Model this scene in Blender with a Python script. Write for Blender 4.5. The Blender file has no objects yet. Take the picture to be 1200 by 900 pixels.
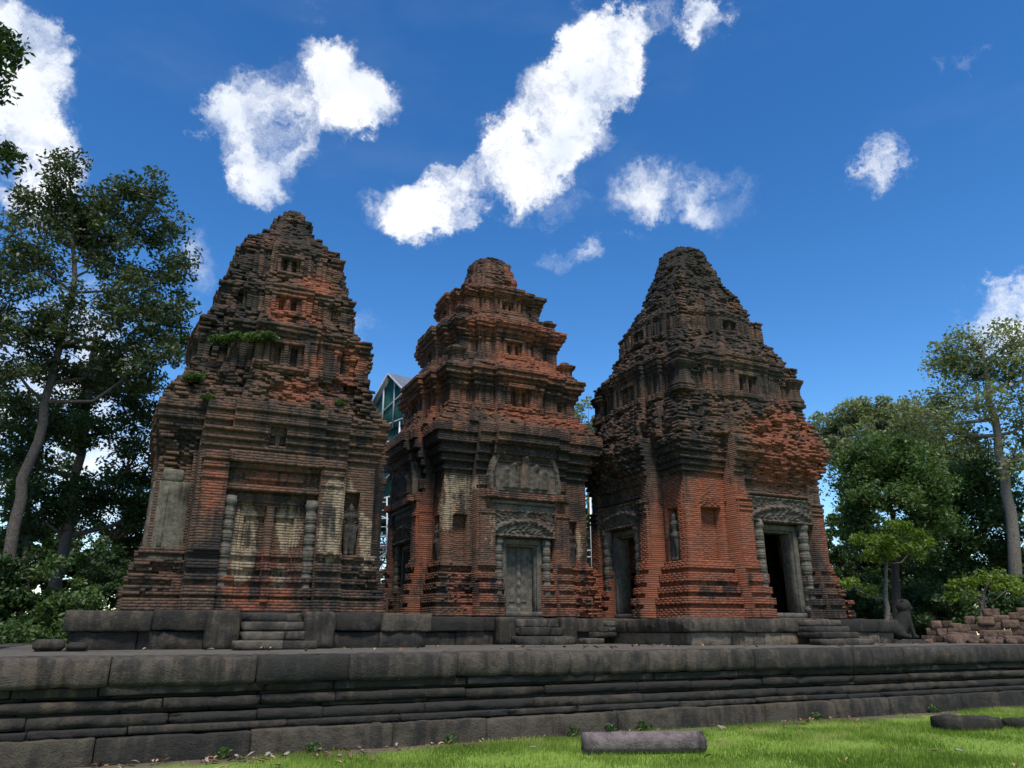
import bpy, bmesh, math, random
import numpy as np
from mathutils import Vector, Matrix

random.seed(7)
RNG = np.random.default_rng(11)
C = bpy.context.scene.collection
R = math.radians

# ------------------------------------------------------------------ camera
# World X runs along the front wall of the terrace, Y goes into depth, eye height 1.6 m.
YAW, PITCH = R(25.5), R(18.24)
cd = bpy.data.cameras.new("camera")
cam = bpy.data.objects.new("camera", cd); C.objects.link(cam)
cam.location = (0, 0, 1.6)
cam.rotation_euler = (R(90) + PITCH, 0, -YAW)
cd.sensor_fit = 'HORIZONTAL'; cd.sensor_width = 36.0; cd.lens = 36.0 * 880 / 1200
cd.clip_start = 0.1; cd.clip_end = 2000
bpy.context.scene.camera = cam
_r = np.array([math.cos(YAW), -math.sin(YAW), 0]); _fh = np.array([math.sin(YAW), math.cos(YAW), 0])
_f = _fh * math.cos(PITCH) + np.array([0, 0, math.sin(PITCH)])
_u = -_fh * math.sin(PITCH) + np.array([0, 0, math.cos(PITCH)])
def bearing(u, v):
    """direction in the world of something seen in the photograph"""
    d = _f + _r * (u - 600) / 880 - _u * (v - 450) / 880
    return d
def at_z(u, v, z):
    d = bearing(u, v); return np.array([0, 0, 1.6]) + d * ((z - 1.6) / d[2])
def at_y(u, v, y):
    d = bearing(u, v); return np.array([0, 0, 1.6]) + d * (y / d[1])

# ------------------------------------------------------------------ light
SUN_EL, SUN_AZ = R(63), R(192)          # azimuth clockwise from +Y: high, over the viewer's shoulder, veiled by thin cloud
sc = bpy.context.scene
sc.view_settings.view_transform = 'Standard'; sc.view_settings.look = 'None'
sc.view_settings.gamma = 1.0; sc.view_settings.use_curve_mapping = False
sc.view_settings.exposure = 0.7
sd = bpy.data.lights.new("sun", 'SUN'); sd.energy = 3.0; sd.angle = R(14); sd.color = (1.0, 0.955, 0.88)
so = bpy.data.objects.new("sun", sd); C.objects.link(so)
sdir = Vector((math.sin(SUN_AZ) * math.cos(SUN_EL), math.cos(SUN_AZ) * math.cos(SUN_EL), math.sin(SUN_EL)))
so.rotation_euler = sdir.to_track_quat('Z', 'Y').to_euler(); so.location = (0, 0, 40)

class NT:
    """small helper to write node trees"""
    def __init__(s, tree): s.t = tree; s.n = tree.nodes; s.l = tree.links
    def node(s, typ, **kw):
        nd = s.n.new(typ)
        for k, v in kw.items(): setattr(nd, k, v)
        return nd
    def put(s, sock, v):
        if v is None: return
        if isinstance(v, bpy.types.NodeSocket): s.l.new(v, sock)
        else: sock.default_value = v
    def m(s, op, a, b=None, c=None, clamp=False):
        nd = s.node('ShaderNodeMath', operation=op); nd.use_clamp = clamp
        s.put(nd.inputs[0], a); s.put(nd.inputs[1], b); s.put(nd.inputs[2], c)
        return nd.outputs[0]
    def vm(s, op, a, b=None, out=0):
        nd = s.node('ShaderNodeVectorMath', operation=op)
        s.put(nd.inputs[0], a)
        if op == 'SCALE': s.put(nd.inputs[3], b)
        else: s.put(nd.inputs[1], b)
        return nd.outputs[out]
    def noise(s, vec, scale, detail=4, rough=.55, out=0, dist=0.0):
        nd = s.node('ShaderNodeTexNoise'); s.put(nd.inputs['Vector'], vec)
        nd.inputs['Scale'].default_value = scale; nd.inputs['Detail'].default_value = detail
        nd.inputs['Roughness'].default_value = rough; nd.inputs['Distortion'].default_value = dist
        return nd.outputs[out]
    def smooth(s, x, a, b, lo=0.0, hi=1.0):
        nd = s.node('ShaderNodeMapRange', interpolation_type='SMOOTHSTEP')
        s.put(nd.inputs[0], x); nd.inputs[1].default_value = a; nd.inputs[2].default_value = b
        nd.inputs[3].default_value = lo; nd.inputs[4].default_value = hi
        return nd.outputs[0]
    def mix(s, f, a, b, typ='MIX'):
        nd = s.node('ShaderNodeMix', data_type='RGBA', blend_type=typ)
        s.put(nd.inputs[0], f); s.put(nd.inputs[6], a); s.put(nd.inputs[7], b)
        return nd.outputs[2]

def build_sky():
    w = bpy.data.worlds.new("World"); sc.world = w; w.use_nodes = True
    g = NT(w.node_tree); g.n.clear()
    out = g.node('ShaderNodeOutputWorld'); bg = g.node('ShaderNodeBackground'); bg.inputs[1].default_value = 0.075
    sky = g.node('ShaderNodeTexSky', sky_type='NISHITA'); sky.sun_disc = False
    sky.sun_elevation = SUN_EL; sky.sun_rotation = SUN_AZ
    sky.air_density = 1.0; sky.dust_density = 0.1; sky.ozone_density = 1.6
    hs = g.node('ShaderNodeHueSaturation'); hs.inputs['Saturation'].default_value = 1.2; hs.inputs['Value'].default_value = 1.0
    gm = g.node('ShaderNodeGamma'); gm.inputs[1].default_value = 1.30
    g.l.new(sky.outputs[0], gm.inputs[0]); g.l.new(gm.outputs[0], hs.inputs['Color'])
    tc = g.node('ShaderNodeTexCoord'); d = tc.outputs['Generated']
    warp = g.noise(d, 5.0, 3, .6, out=1)
    warp = g.vm('SCALE', g.vm('SUBTRACT', warp, (.5, .5, .5)), 0.07)
    warp2 = g.noise(d, 15.0, 6, .68, out=1)
    warp2 = g.vm('SCALE', g.vm('SUBTRACT', warp2, (.5, .5, .5)), 0.105)
    dw = g.vm('ADD', d, g.vm('ADD', warp, warp2))
    # cumulus puffs: where in the sky they float (as read off the photograph), their two radii, tilt and thickness
    puffs = [(10, 120, 75, 100, 0, 1.0), (55, 60, 50, 60, 40, .45), (35, 185, 60, 60, 0, .9), (0, 20, 40, 40, 0, .4), (80, 30, 45, 30, 40, .35),
             (335, 130, 95, 52, 14, 1.0), (292, 172, 52, 52, 0, .8), (405, 105, 46, 40, 0, .75), (362, 35, 22, 60, -15, .36), (308, 215, 26, 26, 0, .5), (275, 5, 40, 12, 0, .25),
             (505, 238, 52, 38, 10, .9), (575, 205, 98, 50, 25, 1.1), (650, 140, 100, 52, 42, 1.15), (705, 75, 62, 44, 45, .9), (725, 40, 40, 26, 30, .5), (590, 250, 40, 26, 0, .35),
             (768, 232, 56, 42, 20, .8), (690, 298, 44, 14, 18, .6), (850, 235, 55, 36, 20, .34), (668, 236, 28, 20, 0, .5), (830, 272, 30, 22, 0, .4), (640, 265, 26, 10, 0, .3),
             (800, 8, 70, 22, 0, .55), (828, 32, 28, 24, 40, .55),
             (1042, 182, 46, 27, 22, .85), (1056, 138, 12, 36, -12, .34), (1105, 66, 10, 8, 0, .3), (1140, 68, 22, 9, 20, .25),
             (1165, 380, 62, 44, 25, 1.0), (1205, 345, 44, 44, 0, 1.0),
             (232, 318, 34, 50, 0, .55), (428, 405, 30, 30, 0, .4), (965, 388, 16, 12, 0, .22),
             (70, 420, 150, 110, 0, .7), (60, 560, 190, 110, 0, .8), (1080, 640, 120, 60, 0, .6)]
    # and others out of the picture, round the rest of the sky
    rr = random.Random(5)
    extra = []
    for k in range(13):
        a = YAW + R(60 + k * 19 + rr.uniform(-6, 6)); e = R(rr.uniform(10, 55))
        extra.append((Vector((math.sin(a) * math.cos(e), math.cos(a) * math.cos(e), math.sin(e))), rr.uniform(.12, .3), rr.uniform(.08, .16), rr.uniform(.6, 1)))
    items = []
    for (u, v, ru, rv, ang, amp) in puffs:
        c0 = Vector(bearing(u, v)).normalized(); a = R(ang); ru *= 1.42; rv *= 1.42; amp *= .74
        p1 = Vector(bearing(u + ru * math.cos(a), v - ru * math.sin(a))).normalized() - c0
        p2 = Vector(bearing(u + rv * math.sin(a), v + rv * math.cos(a))).normalized() - c0
        items.append((c0, p1, p2, amp))
    for (c0, r1, r2, amp) in extra:
        t1 = c0.cross(Vector((0, 0, 1))).normalized(); t2 = c0.cross(t1).normalized()
        items.append((c0, t1 * r1, t2 * r2, amp))
    total = None
    for c0, p1, p2, amp in items:
        p1 = p1 - c0 * p1.dot(c0); p2 = p2 - c0 * p2.dot(c0)
        A = p1 / p1.length_squared; B = p2 / p2.length_squared
        x = g.vm('DOT_PRODUCT', dw, tuple(A), out=1); y = g.vm('DOT_PRODUCT', dw, tuple(B), out=1)
        n = g.vm('DOT_PRODUCT', dw, tuple(c0), out=1)
        r2 = g.m('MULTIPLY_ADD', y, y, g.m('MULTIPLY', x, x))
        val = g.m('SUBTRACT', g.m('MULTIPLY_ADD', n, 5.0, -4.0), r2)
        val = g.m('MULTIPLY', g.m('MAXIMUM', val, 0.0), amp)
        total = val if total is None else g.m('ADD', total, val)
    fb = g.noise(dw, 10.0, 9, .60)
    fine = g.noise(dw, 60.0, 6, .6)
    tot = g.m('MINIMUM', g.m('MULTIPLY', total, 1.5), 1.15)
    fld = g.m('ADD', g.m('MULTIPLY_ADD', g.m('SUBTRACT', fb, .515), 5.0, tot), g.m('MULTIPLY', g.m('SUBTRACT', fine, .5), .22))
    dens = g.m('POWER', g.m('MULTIPLY', g.smooth(fld, .12, 1.5), g.smooth(total, .02, .7)), 1.0)
    # thin high veil that lightens the sky a little
    veil = g.m('MULTIPLY', g.smooth(g.noise(g.vm('MULTIPLY', d, (1, 1, 3.0)), 2.3, 5, .6), .5, .85), .05)
    core = g.smooth(g.noise(d, 9.0, 3, .5), .3, .62)
    cc = g.mix(core, (6.9, 7.5, 8.5, 1), (9.6, 9.7, 9.8, 1))
    col = g.mix(veil, hs.outputs[0], (9, 9.6, 10.5, 1))
    col = g.mix(g.m('MULTIPLY', dens, .97), col, cc)
    g.l.new(col, bg.inputs[0]); g.l.new(bg.outputs[0], out.inputs[0])
build_sky()

# ------------------------------------------------------------------ helpers: objects
def link(o, parent=None):
    C.objects.link(o)
    if parent is not None: o.parent = parent
    return o
def tag(o, label=None, cat=None, group=None, kind=None):
    if label: o['label'] = label
    if cat: o['category'] = cat
    if group: o['group'] = group
    if kind: o['kind'] = kind
    return o
def empty(name, loc, label, cat, group=None, rz=0):
    o = bpy.data.objects.new(name, None); o.location = loc; o.rotation_euler = (0, 0, rz); o.empty_display_size = .3
    link(o); return tag(o, label, cat, group)
def np_mesh(name, V, F4=None, F3=None, mats=(), smooth=False, attrs=None):
    me = bpy.data.meshes.new(name)
    V = np.asarray(V, np.float32)
    n4 = 0 if F4 is None else len(F4); n3 = 0 if F3 is None else len(F3)
    li = np.concatenate([np.asarray(x, np.int32).ravel() for x in (F4, F3) if x is not None and len(x)])
    me.vertices.add(len(V)); me.vertices.foreach_set('co', V.ravel())
    me.loops.add(len(li)); me.loops.foreach_set('vertex_index', li)
    me.polygons.add(n4 + n3)
    st = np.concatenate([np.arange(n4) * 4, n4 * 4 + np.arange(n3) * 3]).astype(np.int32)
    me.polygons.foreach_set('loop_start', st)
    if smooth: me.polygons.foreach_set('use_smooth', np.ones(n4 + n3, bool))
    for k, (typ, arr) in (attrs or {}).items():
        a = me.attributes.new(k, typ, 'POINT')
        a.data.foreach_set('color' if typ == 'FLOAT_COLOR' else 'value', np.asarray(arr, np.float32).ravel())
    for m in mats: me.materials.append(m)
    me.update(calc_edges=True); me.validate()
    return me
def np_obj(name, V, F4=None, F3=None, mat=None, parent=None, smooth=False, attrs=None):
    me = np_mesh(name, V, F4, F3, [mat] if mat else [], smooth, attrs)
    return link(bpy.data.objects.new(name, me), parent)

# value noise, vectorised
def _h(ix, iy, iz, s):
    n = (ix * 374761393 + iy * 668265263 + iz * 2147483647 + s * 1274126177) & 0xffffffff
    n = ((n ^ (n >> 13)) * 1274126177) & 0xffffffff
    return ((n ^ (n >> 16)) & 0xffff) / 65535.0
def vnoise(P, seed=0):
    P = np.asarray(P, float); i = np.floor(P).astype(np.int64); f = P - i; f = f * f * (3 - 2 * f)
    r = 0
    for dx in (0, 1):
        for dy in (0, 1):
            for dz in (0, 1):
                w = (f[..., 0] if dx else 1 - f[..., 0]) * (f[..., 1] if dy else 1 - f[..., 1]) * (f[..., 2] if dz else 1 - f[..., 2])
                r = r + w * _h(i[..., 0] + dx, i[..., 1] + dy, i[..., 2] + dz, seed)
    return r
def fbm(P, seed=0, oct=4, gain=.5):
    P = np.asarray(P, float); a, s, t = 1.0, 0.0, 0.0
    for k in range(oct):
        s = s + a * vnoise(P * 2 ** k + 17.3 * k, seed + k); t += a; a *= gain
    return s / t

class Bag:
    """collects lofts, tubes and boxes into one mesh"""
    def __init__(s): s.V = []; s.Q = []; s.T = []; s.n = 0; s.tone = .5; s.A = []
    def add(s, V, Q=None, T=None, A=None):
        V = np.asarray(V, float).reshape(-1, 3)
        if Q is not None and len(Q): s.Q.append(np.asarray(Q, np.int64) + s.n)
        if T is not None and len(T): s.T.append(np.asarray(T, np.int64) + s.n)
        s.V.append(V); s.n += len(V); s.A.append(np.full(len(V), s.tone) if A is None else A)
    def loft(s, rings, close=True, caps=True):
        rings = np.asarray(rings, float); k, m = rings.shape[:2]
        V = rings.reshape(-1, 3); Q = []
        for i in range(k - 1):
            for j in range(m if close else m - 1):
                a = i * m + j; b = i * m + (j + 1) % m
                Q.append((a, b, b + m, a + m))
        T = []
        if caps and close:
            c0, c1 = rings[0].mean(0), rings[-1].mean(0)
            V = np.vstack([V, c0, c1]); n0 = k * m
            for j in range(m):
                T.append((n0, (j + 1) % m, j)); T.append((n0 + 1, (k - 1) * m + j, (k - 1) * m + (j + 1) % m))
        s.add(V, Q, T)
    def tube(s, pts, rad, m=8):
        pts = [np.asarray(p, float) for p in pts]
        if np.isscalar(rad): rad = [rad] * len(pts)
        rings = []; up = np.array([.31, .17, .93])
        for i, p in enumerate(pts):
            t = pts[min(i + 1, len(pts) - 1)] - pts[max(i - 1, 0)]; t /= np.linalg.norm(t) + 1e-9
            if abs(t @ up) > .97: up = np.array([.93, .1, .3])
            a = np.cross(up, t); a /= np.linalg.norm(a); b = np.cross(t, a); up = b
            ang = np.arange(m) * 2 * np.pi / m
            rings.append(p + rad[i] * (np.cos(ang)[:, None] * a + np.sin(ang)[:, None] * b))
        s.loft(rings)
    def lathe(s, prof, m=12, at=(0, 0, 0), rot=0.0):
        ang = np.arange(m) * 2 * np.pi / m + rot
        s.loft([np.stack([at[0] + r * np.cos(ang), at[1] + r * np.sin(ang), np.full(m, at[2] + z)], 1) for r, z in prof])
    def box(s, x0, x1, y0, y1, z0, z1, j=0.0):
        V = np.array([[x, y, z] for z in (z0, z1) for y in (y0, y1) for x in (x0, x1)], float)
        if j: V += RNG.uniform(-j, j, V.shape)
        s.add(V, [(0, 2, 3, 1), (4, 5, 7, 6), (0, 1, 5, 4), (2, 6, 7, 3), (0, 4, 6, 2), (1, 3, 7, 5)])
    def verts(s): return np.vstack(s.V)
    def obj(s, name, mat, parent=None, smooth=False, xf=None, attrs=None):
        V = s.verts()
        if xf is not None: V = xf(V)
        attrs = {'rnd': ('FLOAT', np.concatenate(s.A)), **(attrs or {})}
        return np_obj(name, V, np.vstack(s.Q) if s.Q else None, np.vstack(s.T) if s.T else None, mat, parent, smooth, attrs)

# ------------------------------------------------------------------ materials
def new_mat(name):
    m = bpy.data.materials.new(name); m.use_nodes = True
    g = NT(m.node_tree); g.n.clear()
    out = g.node('ShaderNodeOutputMaterial'); b = g.node('ShaderNodeBsdfPrincipled')
    g.l.new(b.outputs[0], out.inputs[0]); b.inputs['Specular IOR Level'].default_value = .25
    b.inputs['Roughness'].default_value = .9
    return m, g, b
def bump(g, b, h, strength, dist):
    nd = g.node('ShaderNodeBump'); nd.inputs['Strength'].default_value = strength; nd.inputs['Distance'].default_value = dist
    g.l.new(h, nd.inputs['Height']); g.l.new(nd.outputs[0], b.inputs['Normal'])

def mat_brick():
    m, g, b = new_mat('weathered_brick')
    pos = g.node('ShaderNodeNewGeometry').outputs['Position']
    z = g.node('ShaderNodeAttribute', attribute_name='zone'); sep = g.node('ShaderNodeSeparateColor'); g.l.new(z.outputs['Color'], sep.inputs[0])
    red, blk, pale, grn = sep.outputs[0], sep.outputs[1], sep.outputs[2], z.outputs['Alpha']
    rnd = g.m('MULTIPLY_ADD', g.node('ShaderNodeAttribute', attribute_name='rnd').outputs['Fac'], .45, .28)
    n1 = g.noise(pos, 2.2, 6, .62); n2 = g.noise(pos, 9.0, 6, .65); n3 = g.noise(pos, 38.0, 5, .65)
    streak = g.noise(g.vm('MULTIPLY', pos, (3.4, 3.4, .45)), 1.0, 6, .6)
    big = g.noise(pos, .75, 5, .6); drip = g.noise(g.vm('MULTIPLY', pos, (9.0, 9.0, .8)), 1.0, 5, .6)
    # fired clay, brick by brick
    clay = g.mix(rnd, (.14, .046, .026, 1), (.29, .100, .051, 1))
    dull = g.mix(rnd, (.058, .037, .026, 1), (.145, .084, .052, 1))
    col = g.mix(g.smooth(g.m('ADD', red, g.m('ADD', g.m('MULTIPLY', g.m('SUBTRACT', rnd, .5), .3), g.m('MULTIPLY', g.m('SUBTRACT', n2, .5), .9))), .25, .8), dull, clay)
    # lime stucco left in patches
    st = g.mix(n2, (.16, .115, .072, 1), (.37, .28, .18, 1))
    pf = g.smooth(g.m('ADD', pale, g.m('ADD', g.m('MULTIPLY', g.m('SUBTRACT', streak, .5), .9), g.m('MULTIPLY', g.m('SUBTRACT', n2, .5), .7))), .48, .62)
    col = g.mix(pf, col, st)
    # black lichen and rain streaks
    bf = g.m('ADD', g.m('ADD', blk, g.m('MULTIPLY', g.m('SUBTRACT', big, .5), 1.3)), g.m('ADD', g.m('ADD', g.m('MULTIPLY', g.m('SUBTRACT', streak, .5), 1.6), g.m('MULTIPLY', g.m('SUBTRACT', drip, .5), .8)), g.m('ADD', g.m('MULTIPLY', g.m('SUBTRACT', n1, .5), 1.0), g.m('MULTIPLY', g.m('SUBTRACT', n3, .5), .7))))
    bf = g.smooth(bf, .30, .72, 0, .94)
    col = g.mix(bf, col, g.mix(n3, (.016, .0145, .0125, 1), (.040, .034, .028, 1)))
    # grey-green moss
    gf = g.smooth(g.m('ADD', grn, g.m('MULTIPLY', g.m('SUBTRACT', n2, .5), 1.0)), .5, .8, 0, .6)
    col = g.mix(gf, col, g.mix(n3, (.035, .045, .018, 1), (.10, .115, .05, 1)))
    g.l.new(col, b.inputs['Base Color'])
    bump(g, b, g.m('ADD', g.m('MULTIPLY', n3, .7), n2), .8, .045)
    return m
def mat_stone(name, dark, light, blackness, tint=None, scale=1.0, bs=.5, moss=0.0):
    m, g, b = new_mat(name)
    pos = g.node('ShaderNodeNewGeometry').outputs['Position']
    n1 = g.noise(pos, 1.3 * scale, 6, .6); n2 = g.noise(pos, 7.0 * scale, 6, .65); n3 = g.noise(pos, 45.0, 5, .6)
    streak = g.noise(g.vm('MULTIPLY', pos, (2.6, 2.6, .5)), 1.0, 6, .62)
    drip = g.noise(g.vm('MULTIPLY', pos, (7.5, 7.5, 1.0)), 1.0, 6, .65)
    rnd = g.node('ShaderNodeAttribute', attribute_name='rnd').outputs['Fac']
    col = g.mix(g.smooth(g.m('ADD', n2, g.m('MULTIPLY', g.m('SUBTRACT', rnd, .5), .3)), .3, .7), dark, light)
    if tint: col = g.mix(g.smooth(n1, .5, .68), col, tint)
    bf = g.m('ADD', g.m('ADD', g.m('MULTIPLY', g.m('SUBTRACT', drip, .5), 1.5), g.m('MULTIPLY', g.m('SUBTRACT', streak, .5), 1.4)), g.m('ADD', g.m('MULTIPLY', g.m('SUBTRACT', n1, .5), 1.7), g.m('MULTIPLY', g.m('SUBTRACT', n3, .5), .6)))
    bf = g.smooth(g.m('ADD', bf, g.m('ADD', g.m('MULTIPLY', g.m('SUBTRACT', .5, rnd), .45), blackness)), .2, .8, 0, .93)
    col = g.mix(bf, col, g.mix(n3, (.011, .0105, .0095, 1), (.034, .031, .026, 1)))
    # pale crusts of lichen
    lf = g.smooth(g.noise(pos, 5.5, 7, .7), .64, .72, 0, .45)
    col = g.mix(lf, col, (.17, .165, .145, 1))
    if moss:
        col = g.mix(g.smooth(g.noise(pos, 2.1, 6, .65), .55, .72, 0, moss), col, (.045, .055, .022, 1))
    g.l.new(col, b.inputs['Base Color'])
    bump(g, b, g.m('ADD', g.m('MULTIPLY', n3, .6), n2), min(1, bs * 1.5), .05)
    return m
def mat_plain(name, col, rough=.6, metal=0.0, var=.25, sc_=6.0):
    m, g, b = new_mat(name)
    pos = g.node('ShaderNodeNewGeometry').outputs['Position']
    n = g.noise(pos, sc_, 6, .65)
    c2 = tuple(x * (1 - var) for x in col[:3]) + (1,); c1 = tuple(min(1, x * (1 + var)) for x in col[:3]) + (1,)
    g.l.new(g.mix(g.smooth(n, .3, .7), c2, c1), b.inputs['Base Color'])
    b.inputs['Roughness'].default_value = rough; b.inputs['Metallic'].default_value = metal
    return m
def mat_leaf(name, c_dark, c_light, c_hi, trans=.35, spec=.3):
    m = bpy.data.materials.new(name); m.use_nodes = True; g = NT(m.node_tree); g.n.clear()
    out = g.node('ShaderNodeOutputMaterial'); b = g.node('ShaderNodeBsdfPrincipled'); t = g.node('ShaderNodeBsdfTranslucent'); mx = g.node('ShaderNodeMixShader')
    rnd = g.node('ShaderNodeAttribute', attribute_name='rnd').outputs['Fac']
    col = g.mix(g.smooth(rnd, 0, .7), c_dark, c_light); col = g.mix(g.smooth(rnd, .7, 1.0), col, c_hi)
    g.l.new(col, b.inputs['Base Color']); b.inputs['Roughness'].default_value = .5; b.inputs['Specular IOR Level'].default_value = spec
    tc = g.mix(1.0, col, (1.25, 1.35, .55, 1), 'MULTIPLY'); g.l.new(tc, t.inputs[0])
    mx.inputs[0].default_value = trans
    g.l.new(b.outputs[0], mx.inputs[1]); g.l.new(t.outputs[0], mx.inputs[2]); g.l.new(mx.outputs[0], out.inputs[0])
    return m
M_BRICK = mat_brick()
M_WALLSTONE = mat_stone('blackened_sandstone', (.030, .025, .019, 1), (.080, .064, .046, 1), .52, (.10, .07, .045, 1), moss=.12)
M_BAND = mat_stone('black_moulding_sandstone', (.020, .0175, .014, 1), (.060, .047, .034, 1), .66, (.11, .075, .045, 1), moss=.1)
M_COPING = mat_stone('worn_coping_sandstone', (.036, .030, .024, 1), (.092, .073, .056, 1), .45, (.105, .075, .053, 1))
M_PAVE = mat_stone('terrace_paving', (.09, .078, .06, 1), (.165, .142, .11, 1), -.02, (.13, .10, .075, 1), bs=.35)
M_PLINTH = mat_stone('plinth_sandstone', (.035, .029, .022, 1), (.095, .074, .053, 1), .56, (.14, .09, .055, 1), moss=.3)
M_PLINTHTAN = mat_stone('tan_plinth_blocks', (.10, .08, .056, 1), (.20, .155, .105, 1), .2, (.17, .105, .065, 1))
M_STEP = mat_stone('step_sandstone', (.048, .041, .031, 1), (.10, .083, .062, 1), .36)
M_DOORSTONE = mat_stone('grey_carved_sandstone', (.062, .056, .045, 1), (.135, .121, .095, 1), .15, (.15, .115, .08, 1), moss=.25)
M_CARVE = mat_stone('dark_carved_sandstone', (.05, .042, .033, 1), (.12, .10, .075, 1), .3, (.16, .09, .055, 1))
M_STATUE = mat_stone('statue_sandstone', (.062, .054, .043, 1), (.14, .118, .09, 1), .25)
M_SLAB = mat_stone('pale_niche_slab', (.075, .068, .05, 1), (.165, .145, .105, 1), .2, (.10, .082, .05, 1))
M_LATERITE = mat_stone('laterite_blocks', (.075, .048, .034, 1), (.18, .115, .078, 1), .22, (.15, .085, .055, 1), bs=.9)
M_PINKSTONE = mat_stone('purple_grey_sandstone', (.085, .064, .060, 1), (.185, .142, .135, 1), .02, moss=.2)
M_BARK = mat_stone('grey_bark', (.10, .082, .064, 1), (.21, .175, .14, 1), -.15, scale=2.0)
M_BARKMID = mat_stone('mid_bark', (.06, .05, .041, 1), (.13, .108, .09, 1), -.05, scale=2.0)
M_BARKDARK = mat_stone('dark_bark', (.035, .028, .022, 1), (.075, .06, .046, 1), .1, scale=2.0)

# ------------------------------------------------------------------ ground, terrace
TZ = 1.28                                   # height of the terrace
def ground():
    g_ = Bag()
    n = 60; xs = np.sinh(np.linspace(-4.2, 4.2, n)) * 12 + 8; ys = np.sinh(np.linspace(-4.2, 4.2, n)) * 12 + 10
    X, Y = np.meshgrid(xs, ys); Z = -.03 + .03 * (fbm(np.stack([X * .35, Y * .35, X * 0], -1), 3, 3) - .5)
    V = np.stack([X, Y, Z], -1).reshape(-1, 3)
    Q = [(j * n + i, j * n + i + 1, (j + 1) * n + i + 1, (j + 1) * n + i) for j in range(n - 1) for i in range(n - 1)]
    m, g, b = new_mat('lawn_soil')
    pos = g.node('ShaderNodeNewGeometry').outputs['Position']
    n1 = g.noise(pos, .9, 6, .6); n2 = g.noise(pos, 14.0, 5, .7)
    col = g.mix(g.smooth(n2, .3, .7), (.12, .19, .02, 1), (.19, .27, .035, 1))
    col = g.mix(g.smooth(n1, .56, .72), col, (.12, .105, .05, 1))
    sp = g.node('ShaderNodeSeparateXYZ'); g.l.new(pos, sp.inputs[0])
    st = g.smooth(g.m('ADD', sp.outputs[1], g.m('MULTIPLY', g.m('SUBTRACT', n1, .5), 2.2)), 11.05, 11.6)
    col = g.mix(st, col, g.mix(n2, (.05, .038, .025, 1), (.15, .115, .075, 1)))
    g.l.new(col, b.inputs['Base Color']); bump(g, b, n2, .6, .03)
    tag(np_obj('ground', V, Q, None, m, smooth=True), kind='structure')
ground()

def stone_run(bag, x0, x1, prof, lens, seed, wob=.012, gap=.014, seg=.075):
    """a row of squared blocks laid along X; prof is a closed outline in (y, z)"""
    rr = random.Random(seed); prof = np.asarray(prof, float); trng = random.Random(seed + 500)
    P = []                                  # resample the outline
    for i in range(len(prof)):
        a, b = prof[i], prof[(i + 1) % len(prof)]; k = max(1, int(np.linalg.norm(b - a) / .09))
        for t in range(k): P.append(a + (b - a) * t / k)
    P = np.array(P); cen = P.mean(0); x = x0
    while x < x1 - .05:
        L = rr.uniform(*lens); e = min(x + L, x1); bag.tone = trng.random()
        if x1 - e < .35: e = x1
        k = max(3, int((e - x) / seg) + 1); t = np.linspace(0, 1, k)
        dy, dz, dr = rr.uniform(-wob, wob) * 1.5, rr.uniform(-wob, wob) * .7, rr.uniform(-.008, .008)
        rings = []
        for q in t:
            xx = x + gap / 2 + (e - x - gap) * q
            ring = np.column_stack([np.full(len(P), xx), P[:, 0] + dy + dr * (q - .5) * 4, P[:, 1] + dz])
            if q in (0., 1.):
                ring[:, 1:] = cen + (ring[:, 1:] - cen) * .955
            rings.append(ring)
            if q == 0. or q == 1.: pass
        rings.insert(1, rings[0] * 0 + np.column_stack([np.full(len(P), x + gap / 2 + .022), P[:, 0] + dy - dr * 2, P[:, 1] + dz]))
        rings.insert(len(rings) - 1, np.column_stack([np.full(len(P), e - gap / 2 - .022), P[:, 0] + dy + dr * 2, P[:, 1] + dz]))
        Rg = np.array(rings)
        nz = fbm(Rg * np.array([2.0, 3.5, 3.5]) + seed, seed, 4) - .5
        nz2 = fbm(Rg * np.array([7., 9., 9.]) + seed, seed + 5, 3) - .5
        dv = Rg - np.array([0, cen[0], cen[1]]); dv[..., 0] = 0
        dv /= np.linalg.norm(dv, axis=-1, keepdims=True) + 1e-6
        chip = fbm(Rg * np.array([5., 8., 8.]) + seed * 3, seed + 15, 3); sharp = np.abs(np.abs(Rg[..., 2] - cen[1]) - (P[:, 1].max() - P[:, 1].min()) / 2) < .05
        edge = np.minimum(Rg[..., 0] - x, e - Rg[..., 0]) < .09
        ch_ = np.clip(chip - .50, 0, 1) * (.10 * sharp + .12 * edge + .03)
        Rg = Rg + dv * (nz * wob * 3.4 + nz2 * wob * 2.2 - ch_)[..., None]
        bag.loft(Rg); x = e
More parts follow.
